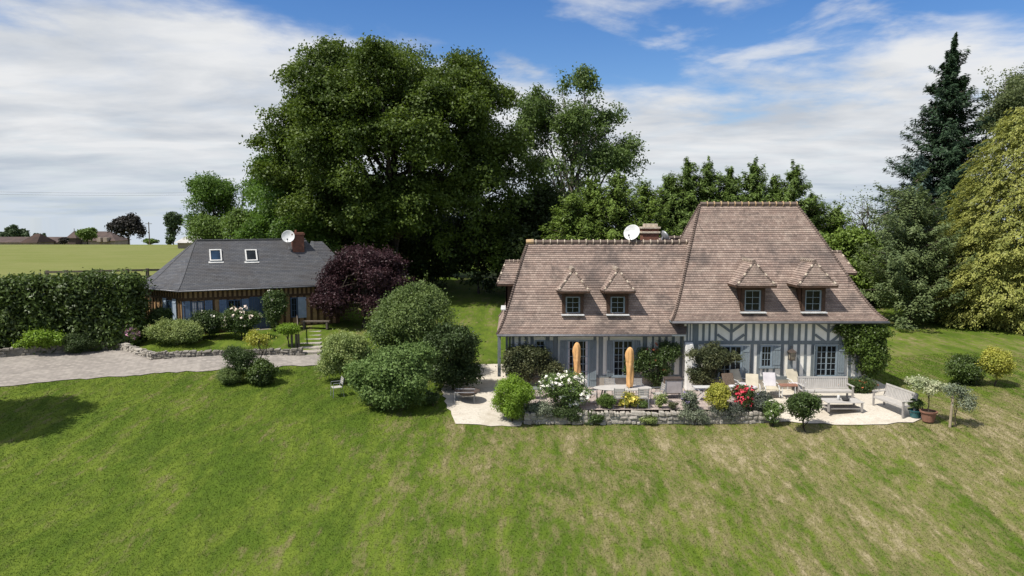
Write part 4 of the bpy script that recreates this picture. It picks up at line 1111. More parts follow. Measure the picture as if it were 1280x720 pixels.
#@@REST
# ================================================================== trees
# far background first: trees and farms on the skyline
def sky_at(px, py_base, Y, dz=0):
    p = aty(px, py_base, Y); return Vector((p.x, p.y, p.z + dz))
def far_tree(seed, name, label, px, py_base, py_top, half, Y, lm, n=2500, L=.7, group=None, k=10, **kw):
    b = sky_at(px, py_base, Y); h = aty(px, py_top, Y).z - b.z; r = half / F * Y
    return tree(seed, name, label, 'tree', b - Vector((0, 0, 1)), h + 1, (r, r, h * .46), n, L, lm, tr=.25, k=k, nb=6, spread=.35 * r * .3, m=8, group=group, gs=3 / r, **kw)
FG = 'trees on the skyline beyond the field'
far_tree(1, 'copper_beech', 'round dark copper beech standing alone on the field skyline', 161, 305, 266.5, 20, 200, 'far_dark_leaf', 5000, .8, FG)
far_tree(2, 'garden_tree', 'rounded bright green tree in front of the far turreted house', 110, 304, 285, 14, 205, 'far_green_leaf', 3000, .7, FG)
far_tree(3, 'skyline_tree', 'dark tree at far left behind the long barn roof, taller of the pair', 17, 305, 281, 9, 260, 'far_leaf', 2000, .9, FG)
far_tree(4, 'skyline_tree', 'low dark tree beside the taller one behind the long barn roof', 31, 305, 287, 9, 262, 'far_leaf', 1800, .9, FG)
far_tree(5, 'skyline_tree', 'small hazy green tree right of the barn gable', 50, 305, 290, 7, 300, 'far_leaf', 1200, .9, FG)
far_tree(6, 'skyline_tree', 'faint low tree cropped by the left edge of the photo', 1, 304, 290, 7, 300, 'far_leaf', 1000, .9, FG)
far_tree(7, 'skyline_bush', 'reddish brown bush before the long barn roof', 81, 305, 297.5, 7, 215, 'far_dark_leaf', 900, .7, FG)
far_tree(8, 'skyline_bush', 'low green bush at the foot of the utility pole', 188, 306, 299, 9, 190, 'far_green_leaf', 900, .6, FG)
far_tree(9, 'skyline_pine', 'slim dark pine with bare trunk left of the cottage roof', 217, 305, 263, 13, 150, 'far_leaf', 2600, .55, FG, cz=None)
far_tree(10, 'skyline_bush', 'small dark cone bush under the slim pine', 213, 307, 295, 6, 148, 'far_leaf', 700, .5, FG)
def gable_house(name, label, cat, px0, px1, py_base, py_eave, py_ridge, Y, hip=.0, depth=9, turret=None, rm='far_roof'):
    a, b = aty(px0, py_base, Y), aty(px1, py_base, Y); ze, zr = aty(px0, py_eave, Y).z, aty(px0, py_ridge, Y).z
    o = thing(name, ((a.x + b.x) / 2, Y + depth / 2, a.z), label, cat)
    w = MB(); w.box(a.x, b.x, Y, Y + depth, a.z - 4, ze); w.build('wall', 'far_wall', o)
    k = (b.x - a.x) * hip; r = MB()
    r.add([(a.x - .4, Y - .5, ze), (b.x + .4, Y - .5, ze), (b.x + .4, Y + depth + .5, ze), (a.x - .4, Y + depth + .5, ze), (a.x + k, Y + depth / 2, zr), (b.x - k, Y + depth / 2, zr)], [(0, 1, 5, 4), (2, 3, 4, 5), (1, 2, 5), (3, 0, 4), (3, 2, 1, 0)])
    r.build('roof', rm, o)
    return o, a, b, ze, zr
gable_house('long_barn', 'long low brown barn roof on the far left skyline', 'barn', -60, 86, 304.5, 303, 296.5, 235)
g_, a, b, ze, zr = gable_house('gable_barn', 'dark brown barn gable end rising before the long barn roof', 'barn', 27, 46, 305, 303.4, 292.5, 226, hip=.32, rm='far_wood')
g_, a, b, ze, zr = gable_house('turreted_house', 'far hip roofed house with a small pointed turret', 'house', 88, 144, 305, 301, 289.5, 230, hip=.28)
tx = aty(93.5, 300, 228)
t_ = MB(); t_.box(tx.x - 1.1, tx.x + 1.1, 226.5, 229.5, a.z - 2, aty(93, 297, 228).z)
t_.add([(tx.x - 1.7, 226, aty(93, 297.5, 228).z), (tx.x + 1.7, 226, aty(93, 297.5, 228).z), (tx.x + 1.7, 230, aty(93, 297.5, 228).z), (tx.x - 1.7, 230, aty(93, 297.5, 228).z), (tx.x, 228, aty(93, 288.5, 228).z)], [(0, 1, 4), (1, 2, 4), (2, 3, 4), (3, 0, 4), (3, 2, 1, 0)])
t_.tube([(tx.x, 228, aty(93, 289, 228).z), (tx.x, 228, aty(93, 285.5, 228).z)], .1, 5); t_.build('turret', 'far_roof', g_)
for px_ in (124, 132):
    d_ = aty(px_, 300, 229); w = MB(); w.box(d_.x - .6, d_.x + .6, 228.6, 231, d_.z - .6, d_.z + .8); w.build('dormer', 'far_wall', g_)
gable_house('pale_barn', 'pale barn roof peeping over the field left of the cottage', 'barn', 222, 262, 306, 303.5, 296, 120, depth=6, rm='pale_roof')
up = aty(187, 304, 185)
po = thing('utility_pole', up, 'thin grey utility pole on the field skyline right of the copper beech', 'utility pole')
mb = MB(); zt_ = aty(187, 277.5, 185).z; mb.tube([(up.x, 185, up.z - 2), (up.x, 185, zt_)], [.17, .11], 8); mb.build('pole', 'old_wood', po)
mb = MB(); mb.box(up.x - .8, up.x + .8, 184.9, 185.1, zt_ - .5, zt_ - .38); mb.build('crossarm', 'old_wood', po)
for k_, (pa, pb) in enumerate(((233, 238.5), (236.5, 241))):
    a_, b_ = aty(-260, pa - 2, 150), aty(330, pb + 1, 165); mb = MB()
    mb.tube([a_.lerp(b_, i / 12) - Vector((0, 0, .9 * 4 * (i / 12) * (1 - i / 12))) for i in range(13)], .022, 5)
    o = mb.build('power_line', 'dark_metal', None, loc=a_); tag(o, ('upper', 'lower')[k_] + ' of the two thin cables crossing the sky at left', 'cable')
# field fence behind the hedge
pf = [hit(60, 358.5), hit(84, 358), hit(124, 357), hit(160, 356), hit(185, 355.3), hit(215, 354.5)]
pf = [Vector((p.x, p.y, gz(p.x, p.y))) for p in pf]
fo = thing('field_fence', pf[2], 'brown wooden post and rail fence between hedge top and field', 'fence')
hts = []
for px_, p in zip((60, 84, 124, 160, 185, 215), pf):
    mb = MB(); mb.box(p.x - .09, p.x + .09, p.y - .09, p.y + .09, p.z - .2, p.z + 1.2); mb.build('post', 'old_wood', fo)
mb = MB()
for a_, b_ in zip(pf, pf[1:]):
    for h_ in (1.08, .6): mb.bar(a_ + Vector((0, -.1, h_)), b_ + Vector((0, -.1, h_)), .05, .15)
mb.build('rail', 'old_wood', fo)

# ------------------------------------------------------------------ the tall broadleaves
def on(px, Y):
    x = (px - 640) / F * Y; return Vector((x, Y, gz(x, Y)))
b = on(492, 57)
tree(21, 'oak_tree', 'huge dark green oak towering between the two houses', 'tree', b, 20.6, (9.6, 7.4, 8.6), 150000, .32, 'oak_leaf', tr=.62, k=80, frac=(.13, .24), nb=30,
     extra=((-3.6, -.5, 6.0, 6.6, 5.5, 4.5, 26), (5.8, .5, 8.0, 6.4, 5.2, 6.6, 34), (5.4, .6, 14.2, 5.0, 4.6, 5.3, 26), (-6.6, 0, 10.5, 4.4, 4.4, 4.6, 20), (-4.0, -2.5, 13.5, 4, 3, 4, 14)), m=14, spread=.36, gap=-.28, gs=.9, core=.20)
b = on(352, 58)
tree(22, 'lime_tree', 'light green tree leaning out at the left foot of the huge oak', 'tree', b, 11.6, (3.0, 3.2, 5.2), 24000, .32, 'oak_light_leaf', tr=.28, k=18, extra=((-.6, -1.4, 3.2, 2.6, 2.4, 3, 10), (2.6, -3.0, 3.6, 2.4, 2.2, 2.6, 9)), m=12, spread=.38, gap=-.1, gs=.8)
b = on(716, 66)
tree(23, 'ash_tree', 'airy light green ash with forked stems behind the low wing', 'tree', b, 19.2, (5.2, 4.4, 7.6), 34000, .32, 'ash_leaf', 'pale_bark', tr=.34, k=52, frac=(.13, .22), nb=56, extra=((-3.8, 0, 13.8, 3.2, 3.0, 4.2, 16), (5.0, .4, 11.4, 2.8, 2.6, 3.2, 12)), m=12, spread=.36, gap=.10, gs=.75, core=.06)
b = on(668, 62)
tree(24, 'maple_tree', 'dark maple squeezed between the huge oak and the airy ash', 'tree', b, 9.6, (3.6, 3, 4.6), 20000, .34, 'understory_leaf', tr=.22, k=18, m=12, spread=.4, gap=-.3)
# dark bank of laurel and elder under the oak
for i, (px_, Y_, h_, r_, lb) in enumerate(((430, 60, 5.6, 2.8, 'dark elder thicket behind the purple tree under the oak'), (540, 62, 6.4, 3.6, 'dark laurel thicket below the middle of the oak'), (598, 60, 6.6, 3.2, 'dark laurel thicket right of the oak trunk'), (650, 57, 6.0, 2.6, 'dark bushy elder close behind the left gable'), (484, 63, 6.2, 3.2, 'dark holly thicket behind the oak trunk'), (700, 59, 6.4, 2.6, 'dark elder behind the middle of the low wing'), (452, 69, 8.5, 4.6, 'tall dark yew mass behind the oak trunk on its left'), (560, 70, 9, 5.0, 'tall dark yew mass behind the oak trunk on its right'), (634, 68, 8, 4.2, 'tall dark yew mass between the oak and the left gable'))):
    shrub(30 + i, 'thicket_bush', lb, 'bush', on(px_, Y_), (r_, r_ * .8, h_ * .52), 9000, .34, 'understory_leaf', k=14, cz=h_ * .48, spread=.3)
# left of the oak, beyond the cottage
b = on(268, 92); tree(41, 'walnut_tree', 'mid green open tree behind the cottage ridge, left of the oak', 'tree', b, 11.2, (3.6, 3, 4.8), 15000, .36, 'oak_light_leaf', tr=.25, k=20, frac=(.2, .34), extra=((4.4, 1, 7.4, 3.0, 2.6, 2.4, 9), (-1.8, 0, 4.6, 2.4, 2.2, 3.4, 8)), m=10, spread=.42, gap=-.05)
b = on(322, 84); shrub(42, 'hazel_bush', 'broad yellow green hazel bush just above the cottage ridge', 'bush', b, (4.2, 2.6, 3.6), 15000, .34, 'far_green_leaf', cz=3.0, k=20, spread=.35)
b = on(262, 88); shrub(43, 'hazel_bush', 'smaller yellow green hazel bush left of the broad one', 'bush', b, (2.6, 2.2, 2.8), 7000, .34, 'far_green_leaf', cz=2.4, k=12, spread=.3)
b = on(392, 78); shrub(44, 'elm_bush', 'shaded green bush behind the cottage chimney', 'bush', b, (3.4, 2.4, 4.2), 9000, .34, 'oak_leaf', cz=3.4, k=14, spread=.35)
# ------------------------------------------------------------------ thuja row behind the house
TG = 'row of green conifers behind the tiled house'
row = ((716, 54, 240, 3.2, 0), (742, 55, 222, 3.2, 0), (772, 54, 213, 3.3, 0), (804, 55, 226, 3.2, 0), (834, 58, 214, 4.1, 1), (858, 58, 197, 4.1, 1), (882, 58, 200, 4.0, 1), (910, 58, 206, 4.1, 1), (940, 58, 200, 4.1, 1), (966, 59, 216, 2.8, 1), (989, 58, 204, 4.1, 1), (1012, 59, 240, 3.2, 1), (1044, 58, 258, 3.2, 0))
words_ = ('first', 'second', 'third', 'fourth', 'fifth', 'sixth', 'seventh', 'eighth', 'ninth', 'tenth', 'eleventh', 'twelfth', 'last')
for i, (px_, Y_, pt_, r_, dk) in enumerate(row):
    b = on(px_, Y_); h_ = aty(px_, pt_, Y_).z - b.z - .55
    if dk: conifer(50 + i, 'thuja_tree', f'{words_[i]} conifer from the left in the row behind the tiled house, dark and pointed', 'conifer', b, h_, r_, 'thuja_dark_leaf', L=.30, asp=.27, whorls=42, per=14, leaves_per=88, z0=.10, droop=-.06, width=.27, power=.66, ragged=.40, group=TG, tr=.2, up0=.12)
    else: conifer(50 + i, 'thuja_tree', f'{words_[i]} conifer from the left in the row behind the tiled house, bushy and lighter green', 'conifer', b, h_, r_, 'thuja_leaf', L=.30, asp=.28, whorls=36, per=15, leaves_per=66, z0=.05, droop=-.05, width=.30, power=.48, ragged=.32, group=TG, tr=.2, up0=.25)
# ------------------------------------------------------------------ right side
b = on(1178, 62); h_ = aty(1184, 53, 62).z - b.z
conifer(71, 'fir_tree', 'tall dark blue green fir rising above all at right', 'conifer', b, h_, 7.4, 'fir_leaf', L=.34, asp=.32, whorls=46, per=13, leaves_per=220, z0=.10, droop=.13, width=.30, power=.90, ragged=.30, tr=.38)
b = on(1143, 60); conifer(72, 'cedar_tree', 'small grey blue cedar at the left foot of the tall fir', 'conifer', b, 11.5, 3.0, 'blue_fir_leaf', L=.34, whorls=26, per=11, leaves_per=60, z0=.1, droop=.15, width=.34, power=.7, tr=.2)
b = on(1283, 48.5); h_ = aty(1270, 124, 48.5).z - b.z
plume_cone(73, 'golden_cypress', 'big golden yellow cypress filling the right edge', 'conifer', b, h_ + .6, 6.7, 'gold_leaf', 260000, .18, power=.66, tier=.85, out=.75)
b = on(1240, 70); tree(74, 'birch_tree', 'pale grey green birch between the fir and the golden cypress', 'tree', b, 21.0, (2.0, 2, 6), 9000, .30, 'birch_leaf', 'pale_bark', tr=.22, k=26, frac=(.16, .26), m=10, spread=.35, gap=.05)
b = on(1278, 72); tree(75, 'birch_tree', 'second pale birch whose top shows above the golden cypress at the right edge', 'tree', b, 21.8, (2.6, 2.4, 7), 11000, .30, 'birch_leaf', 'pale_bark', tr=.22, k=26, frac=(.16, .28), m=10, spread=.35, gap=-.05)
b = hit(1135, 407)
conifer(76, 'cherry_tree', 'spreading grey green cherry tree on the lawn right of the house', 'tree', b, 8.9, 4.3, 'cherry_leaf', L=.21, whorls=17, per=11, leaves_per=250, z0=.17, droop=.10, width=.36, power=.40, ragged=.26, tr=.2, up0=.50)
# bare topped tree behind it
b = on(1082, 58); rng = np.random.default_rng(77); o = thing('bare_tree', b, 'nearly bare twiggy tree top showing against the sky right of the roof', 'tree')
tg = [(b.x + rng.normal(0, 1.5), b.y + rng.normal(0, 1), b.z + rng.uniform(5.6, 8.4)) for _ in range(34)]
limbs(rng, b, (b.x, b.y, b.z + 7.0), .16, tg, wob=.25, n=6).build('trunk', 'bark', o)
P = np.repeat(np.array(tg), 22, 0) + rng.normal(0, .34, (34 * 22, 3)); quads('crown', leafquads(rng, P, rng.normal(0, 1, P.shape), .16, .6, .8, .4), 'cherry_leaf', o)
for i, (px_, Y_, r_, h_, lm, lb) in enumerate(((1062, 55, 2.6, 6.2, 'thuja_leaf', 'mid green bush against the right hip of the tiled house'), (1096, 59, 3.0, 6.0, 'cherry_leaf', 'grey green bush behind the cherry tree, towards the house'), (1200, 58, 3.2, 4.8, 'understory_leaf', 'dark bush between the cherry tree and the golden cypress'), (1160, 62, 3.6, 5.4, 'understory_leaf', 'dark bush behind the cherry trunk'), (1108, 56, 2.2, 2.0, 'far_green_leaf', 'low sunlit bush behind the cherry trunk on its left'), (1170, 55, 2.0, 1.7, 'far_green_leaf', 'low sunlit bush right of the cherry trunk'))):
    shrub(80 + i, 'border_bush', lb, 'bush', on(px_, Y_), (r_, r_ * .8, h_ * .52), 7000, .26, lm, k=14, cz=h_ * .48, spread=.28)
# tree outside the frame whose shadow lies on the lawn at left
b = Vector((-25.5, 27.1, gz(-25.5, 27.1)))
tree(90, 'shade_tree', 'broad tree just outside the left edge that shades the lawn', 'tree', b, 10.0, (3.0, 3.0, 3.4), 26000, .34, 'oak_leaf', tr=.3, k=22, frac=(.2, .34), m=12, spread=.3, core=.3, extra=((-2.6, -.3, 5.6, 2.4, 2.2, 2.2, 10), (2.2, .3, 5.0, 1.5, 1.3, 1.2, 7)))

# ------------------------------------------------------------------ hedge
def hedge(seed, name, label, p0, p1, h, th, n, L, lm):
    rng = np.random.default_rng(seed); d = Vector((p1.x - p0.x, p1.y - p0.y, 0)); Ln = d.length; d.normalize(); nr = np.array((d.y, -d.x, 0)); dd = np.array(d)
    o = thing(name, p0.lerp(p1, .5), label, 'hedge'); m = 8; nc = n // m
    u_ = rng.random(nc) * Ln; face = rng.random(nc); zf = rng.random(nc)
    bump = .22 * np.sin(u_ * 1.9 + zf * 3) + .18 * np.sin(u_ * 4.3 + zf * 7 + 1) + .1 * np.sin(u_ * 9 - zf * 11)
    front = face < .62; endf = face > .93
    dep = np.where(front, th / 2 + bump * .7, (rng.random(nc) - .5) * th)
    z = np.where(front, zf * h, h + bump * .55 + rng.normal(0, .06, nc))
    z0 = p0.z + (p1.z - p0.z) * u_ / Ln
    C = np.array((p0.x, p0.y, 0)) + dd * u_[:, None] + nr * dep[:, None]; C[:, 2] = z0 + z
    C[endf] += dd * (Ln + bump[endf] - u_[endf])[:, None]; C[endf, 2] = p1.z + zf[endf] * h; C[endf] += nr * ((rng.random(endf.sum()) - .5) * th - dep[endf])[:, None]
    N = np.where(front[:, None], nr[None], np.array((0, 0, 1.0))[None])
    P = np.repeat(C, m, 0) + rng.normal(0, .17, (nc * m, 3)); N = np.repeat(N, m, 0)
    quads('foliage', leafquads(rng, P, N, L, .5, .6, .35), lm, o)
    st = MB()
    for i in range(int(Ln / 1.1)):
        p = p0.lerp(p1, (i + .5) / int(Ln / 1.1)); st.tube([p, p + Vector((rng.normal(0, .1), rng.normal(0, .1), h * .9))], [.06, .03], 5)
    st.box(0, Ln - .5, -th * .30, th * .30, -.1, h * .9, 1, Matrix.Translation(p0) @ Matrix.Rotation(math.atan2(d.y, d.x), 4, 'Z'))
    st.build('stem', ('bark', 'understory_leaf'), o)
    return o
ha, hb_ = hit(-260, 461), hit(0, 446); hc = hit(178, 433)
hA = Vector((ha.x, ha.y + 1.6, ha.z)); hB = Vector((hc.x - .75, hc.y + 1.1, hc.z))
hedge(101, 'laurel_hedge', 'tall dark clipped laurel hedge along the driveway left of the cottage', hA, hB, 3.75, 2.2, 52000, .22, 'laurel_leaf')

# ================================================================== shrubs and flowers
# big group in the middle of the lawn
b = hit(517, 470); shrub(110, 'viburnum_bush', 'tall rounded olive green bush topping the group between the two houses', 'bush', b, (2.1, 1.9, 2.3), 26000, .15, 'olive_leaf', cz=2.55, k=24, frac=(.24, .38), spread=.16, extra=((.1, 0, 1.1, 1.9, 1.6, 1.2, 8), (-.9, -.2, 2.9, 1.0, .9, 1.0, 6), (.5, 0, 3.7, 1.0, 1.0, .9, 6)), shoots=3)
b = hit(566, 488); shrub(111, 'dark_bush', 'dark drooping bush right in the middle group, next to the gravel path', 'bush', b, (1.35, 1.3, 1.5), 16000, .15, 'shrub_dark_leaf', cz=1.75, k=20, frac=(.2, .36), spread=.14, extra=((.5, -.1, .8, .9, .8, .7, 6), (-.6, 0, .8, 1.0, .8, .8, 5)), shoots=3)
b = hit(492, 511); shrub(112, 'hydrangea_bush', 'broad leafy bright green bush in front of the middle group', 'bush', b, (1.9, 1.3, 1.4), 22000, .17, 'dogwood_leaf', cz=1.3, k=26, frac=(.18, .34), spread=.14, extra=((-.6, 0, 1.9, .9, .8, .8, 6), (1.0, 0, 1.5, .8, .7, .8, 6), (-1.5, .7, 1.3, .9, .8, .9, 6), (.9, .7, 2.1, 1.0, .8, .8, 6)), shoots=4)
b = hit(432, 478); shrub(113, 'spirea_bush', 'loose light grey green bush at the left of the middle group', 'bush', b, (1.35, 1.1, 1.15), 15000, .12, 'feather_leaf', cz=1.35, k=20, frac=(.18, .32), spread=.14, extra=((-.75, -.1, .75, .75, .7, .6, 7), (.85, .2, 1.0, .8, .7, .75, 7)), shoots=2)
b = hit(541, 507); shrub(114, 'box_bush', 'small dark green upright bush at the foot of the middle group', 'bush', b, (.38, .36, .36), 2600, .09, 'rose_leaf', cz=.32, k=6)
# purple tree
b = hit(455, 412); b = Vector((b.x, b.y + .5, gz(b.x, b.y + .5)))
tree(115, 'purple_plum_tree', 'dark purple leaved tree between the cottage and the big oak', 'tree', b, 5.2, (3.1, 2.6, 2.5), 34000, .17, 'purple_leaf', tr=.16, k=34, frac=(.2, .32), nb=20, extra=((-1.9, -.6, 1.7, 1.5, 1.3, 1.3, 8), (1.9, .2, 2.2, 1.7, 1.4, 1.6, 9), (1.6, .3, 3.9, 1.2, 1.1, 1.1, 7)), m=10, spread=.2, gap=-.3, gs=1.2)
# island at the driveway edge
b = hit(300, 478); shrub(116, 'round_bush', 'dark rounded bush in the lawn island beside the driveway', 'bush', b, (.78, .7, .72), 7000, .09, 'shrub_dark_leaf', cz=1.15, k=14, spread=.08, extra=((0, 0, .5, .6, .6, .5, 5),))
b = hit(325, 480); shrub(117, 'laurel_bush', 'glossy dark bush at the right of the driveway island', 'bush', b, (.85, .7, .62), 6000, .14, 'laurel_leaf', cz=.55, k=12, spread=.09)
b = hit(286, 481); shrub(118, 'heather_bush', 'low feathery bush at the left of the driveway island', 'bush', b, (.62, .55, .42), 5000, .08, 'olive_leaf', cz=.35, k=10, spread=.07)
b = hit(325, 474); b.y += .3
tree(119, 'golden_sapling', 'thin yellowish young tree rising behind the driveway island bushes', 'tree', b, 2.45, (.80, .75, .50), 2600, .10, 'yellow_leaf', tr=.035, k=14, frac=(.18, .3), nb=14, m=8, spread=.12, gap=.1, gs=2.5)
# cottage garden
b = hit(222, 431); shrub(120, 'feathery_bush', 'wide feathery yellow green mound before the canted end of the cottage', 'bush', b, (1.65, 1.0, .80), 14000, .12, 'feather_leaf', cz=.65, k=20, frac=(.24, .36), spread=.13)
b = hit(206, 418); shrub(121, 'leafy_bush', 'mid green bush under the cottage end window, behind the feathery mound', 'bush', b, (1.0, .7, .85), 6000, .13, 'rose_leaf', cz=.9, k=12)
b = hit(302, 424); shrub(122, 'rose_bush', 'big rose bush with pale pink and cream blooms before the cottage door', 'rose bush', b, (1.15, .8, .95), 8000, .12, 'rose_leaf', cz=1.0, k=16, flowers=(70, .17, 'petal_cream'))
b = hit(262, 424); shrub(123, 'rose_bush', 'dark rose bush with few white blooms under the left cottage shutters', 'rose bush', b, (1.2, .7, .8), 8000, .12, 'shrub_dark_leaf', cz=.85, k=14, flowers=(16, .17, 'petal_white'))
b = hit(345, 414); shrub(124, 'climbing_rose', 'dark climbing plant on the cottage wall right of the blue door', 'climber', b, (.75, .4, 1.25), 6500, .13, 'rose_leaf', cz=1.4, k=14, flowers=(7, .14, 'petal_white'))
b = hit(361, 434); shrub(125, 'clipped_shrub', 'lime green clipped shrub beside the wooden stair posts', 'bush', b, (.62, .55, .40), 5000, .09, 'bright_leaf', cz=1.0, k=9, frac=(.4, .55), spread=.06)
b = hit(158, 436); b.y += .4; shrub(126, 'pink_flower_bush', 'straggly bush of pink flowers at the end of the hedge wall', 'flower bush', b, (.75, .5, .62), 2600, .10, 'feather_leaf', cz=.75, k=9, flowers=(150, .11, 'petal_pink'))
b = hit(178, 424); shrub(127, 'pink_flower_bush', 'small sparse pink flowering plant close to the cottage corner', 'flower bush', b, (.35, .3, .7), 500, .09, 'feather_leaf', cz=.75, k=5, flowers=(26, .10, 'petal_pink'))
b = hit(40, 446); b.y += .55; shrub(128, 'spotted_laurel', 'bright yellow green bush on the low wall before the hedge', 'bush', b, (1.45, .8, .72), 7500, .15, 'bright_leaf', cz=.75, k=14, frac=(.3, .42), spread=.1)
b = hit(97, 441); shrub(129, 'clipped_dome', 'dark clipped dome spilling over the low wall before the hedge', 'bush', b, (1.05, .75, .62), 7000, .10, 'shrub_dark_leaf', cz=.5, k=12, frac=(.4, .55), spread=.06)
# along the terrace wall
def bed(px, py, dy=.25, z=.0): p = at(px, py, z); return Vector((p.x, p.y + dy, z))
b = hit(640, 527); shrub(130, 'ball_shrub', 'bright green ball shaped shrub at the left end of the terrace wall', 'bush', b, (.98, .92, .86), 17000, .085, 'bright_leaf', cz=1.05, k=24, frac=(.3, .42), spread=.07, extra=((0, 0, .42, .5, .5, .45, 5),), shoots=.5)
b = bed(704, 513, .5); shrub(131, 'white_rose_bush', 'large rose bush covered in white blooms on the terrace edge', 'rose bush', b, (1.15, .75, .78), 9000, .10, 'rose_light_leaf', cz=.72, k=18, flowers=(170, .15, 'petal_white'))
b = hit(674, 529); shrub(132, 'grey_shrub', 'grey green plant leaning on the wall below the white roses', 'plant', b, (.75, .35, .50), 4200, .08, 'grey_leaf', cz=.45, k=10)
b = hit(742, 531); shrub(1331, 'ivy_patch', 'small dark ferny plant at the foot of the terrace wall below the round green mound', 'plant', b, (.5, .22, .26), 1500, .08, 'rose_leaf', cz=.24, k=7)
b = hit(868, 531); shrub(1332, 'catmint_plant', 'grey leafy plant sprawling at the wall foot below the sage', 'plant', b, (.8, .26, .34), 2600, .07, 'grey_leaf', cz=.3, k=8)
b = hit(812, 531); shrub(1333, 'small_plant', 'tuft of long grass at the wall foot below the oval table', 'plant', b, (.45, .2, .2), 900, .08, 'feather_leaf', cz=.18, k=6)
b = hit(707, 530); shrub(133, 'ivy_patch', 'dark trailing plant over the wall under the white roses', 'plant', b, (.8, .25, .40), 3600, .08, 'shrub_dark_leaf', cz=.36, k=10)
b = bed(758, 512, .2); shrub(134, 'thyme_mound', 'small round green mound on the terrace wall between roses and yellow flowers', 'plant', b, (.42, .38, .36), 4200, .06, 'far_green_leaf', cz=.28, k=9)
b = bed(788, 512, .25); shrub(135, 'yellow_flower_plant', 'low plant with bright yellow flowers below the second parasol', 'plant', b, (.55, .35, .34), 1800, .07, 'yellow_leaf', cz=.3, k=8, flowers=(60, .10, 'petal_yellow'))
b = bed(827, 512, .2); shrub(136, 'small_plant', 'small pale leafy plant on the terrace wall right of the yellow flowers', 'plant', b, (.35, .25, .38), 900, .08, 'feather_leaf', cz=.32, k=6)
b = bed(842, 513, .2); shrub(137, 'small_plant', 'tiny dark reddish plant on the terrace wall before the serving cart', 'plant', b, (.26, .22, .18), 700, .06, 'wisteria_leaf', cz=.15, k=5)
b = bed(864, 514, .25); shrub(138, 'sage_plant', 'grey green sage with violet tips on the wall before the folding table', 'plant', b, (.42, .36, .50), 3000, .08, 'grey_leaf', cz=.42, k=9, flowers=(26, .07, 'petal_violet'))
b = bed(806, 512, .2); shrub(139, 'small_plant', 'low green plant with a pale flower on the wall near the yellow flowers', 'plant', b, (.30, .22, .2), 900, .06, 'rose_light_leaf', cz=.16, k=5, flowers=(4, .08, 'petal_white'))
b = bed(900, 520, .2, -.2); shrub(140, 'golden_shrub', 'yellow and green variegated shrub beside the red roses', 'bush', b, (.55, .45, .62), 5000, .09, 'yellow_leaf', cz=.72, k=12)
b = bed(912, 527, .05, -.45); shrub(141, 'low_shrub', 'grey green low plant hanging down the wall under the red roses', 'plant', b, (.9, .3, .42), 4500, .07, 'lavender_leaf', cz=.38, k=10)
b = bed(930, 519, .2, -.2); shrub(142, 'red_rose_bush', 'rose bush with clusters of bright red blooms on the terrace edge', 'rose bush', b, (.50, .42, .55), 2600, .09, 'rose_leaf', cz=.72, k=10, flowers=(75, .12, 'petal_red'))
b = bed(952, 521, .2, -.25); shrub(143, 'lavender_plant', 'dull grey lavender clump right of the red roses', 'plant', b, (.55, .45, .48), 6500, .075, 'lavender_leaf', cz=.55, k=12, flowers=(60, .05, 'petal_violet'))
b = bed(967, 530, .1, -.42); shrub(144, 'white_flower_plant', 'light green plant with small white flowers at the right end of the wall', 'plant', b, (.50, .4, .52), 3200, .08, 'rose_light_leaf', cz=.5, k=10, flowers=(30, .08, 'petal_white'))
b = at(1006, 528, -.1); b = Vector((b.x, b.y, gz(b.x, b.y)))
o = tree(145, 'mop_head_shrub', 'small dark green mop headed shrub on a thin stem at the gravel edge', 'shrub', b, 1.62, (.74, .68, .50), 8000, .085, 'rose_leaf', tr=.04, k=18, frac=(.3, .42), nb=10, m=8, spread=.08, gap=-.4, gs=3)
# climbers on the walls
def climber(seed, label, px, py_foot, Y, rx, h, n, L, lm, ry=.34, **kw):
    p = aty(px, py_foot, Y); b = Vector((p.x, Y, 0.0))
    return shrub(seed, 'wall_climber', label, 'climber', b, (rx, ry, h * .5), n, L, lm, cz=h * .54, k=20, frac=(.2, .34), gap=-.15, shoots=4, **kw)
climber(150, 'large dark shrub climbing the wall at the left end of the low wing', 660, 485, 33.75, 1.45, 2.1, 12000, .13, 'wisteria_leaf', .48, extra=((1.0, -.1, .75, .75, .4, .5, 6), (-.55, 0, 1.7, .7, .35, .5, 5)))
climber(151, 'climbing rose with reddish buds on the right half of the low wing', 822, 485, 33.8, 1.05, 2.2, 8500, .12, 'rose_leaf', .34, extra=((-1.05, 0, 1.05, .6, .3, .35, 5), (.6, 0, 1.7, .6, .3, .5, 5)), flowers=(26, .10, 'petal_rust'))
climber(152, 'bushy climber beside the white buttress, partly hiding the tall window', 888, 487, 33.3, .95, 2.1, 9000, .12, 'wisteria_leaf', .42, extra=((.95, 0, 1.5, .5, .3, .35, 5), (-.65, -.1, .9, .5, .35, .6, 5), (-.85, -.15, 1.75, .4, .3, .4, 4)))
p = aty(1077, 486, 33.8)
shrub(153, 'virginia_creeper', 'thick dark green creeper covering the right corner of the tall block', 'climber', (p.x, 33.75, 0), (1.0, .55, 1.45), 16000, .15, 'creeper_leaf', cz=1.75, k=26, frac=(.24, .36), extra=((.25, .0, 2.6, 1.15, .5, .5, 10), (-.9, .05, 2.85, .6, .3, .35, 6)))
b = aty(1072, 492, 33.0); shrub(154, 'geranium_bush', 'low plant with rusty red flowers at the foot of the creeper', 'plant', (b.x, 33.0, 0), (.85, .4, .38), 3600, .09, 'rose_leaf', cz=.34, k=9, flowers=(40, .08, 'petal_rust'))
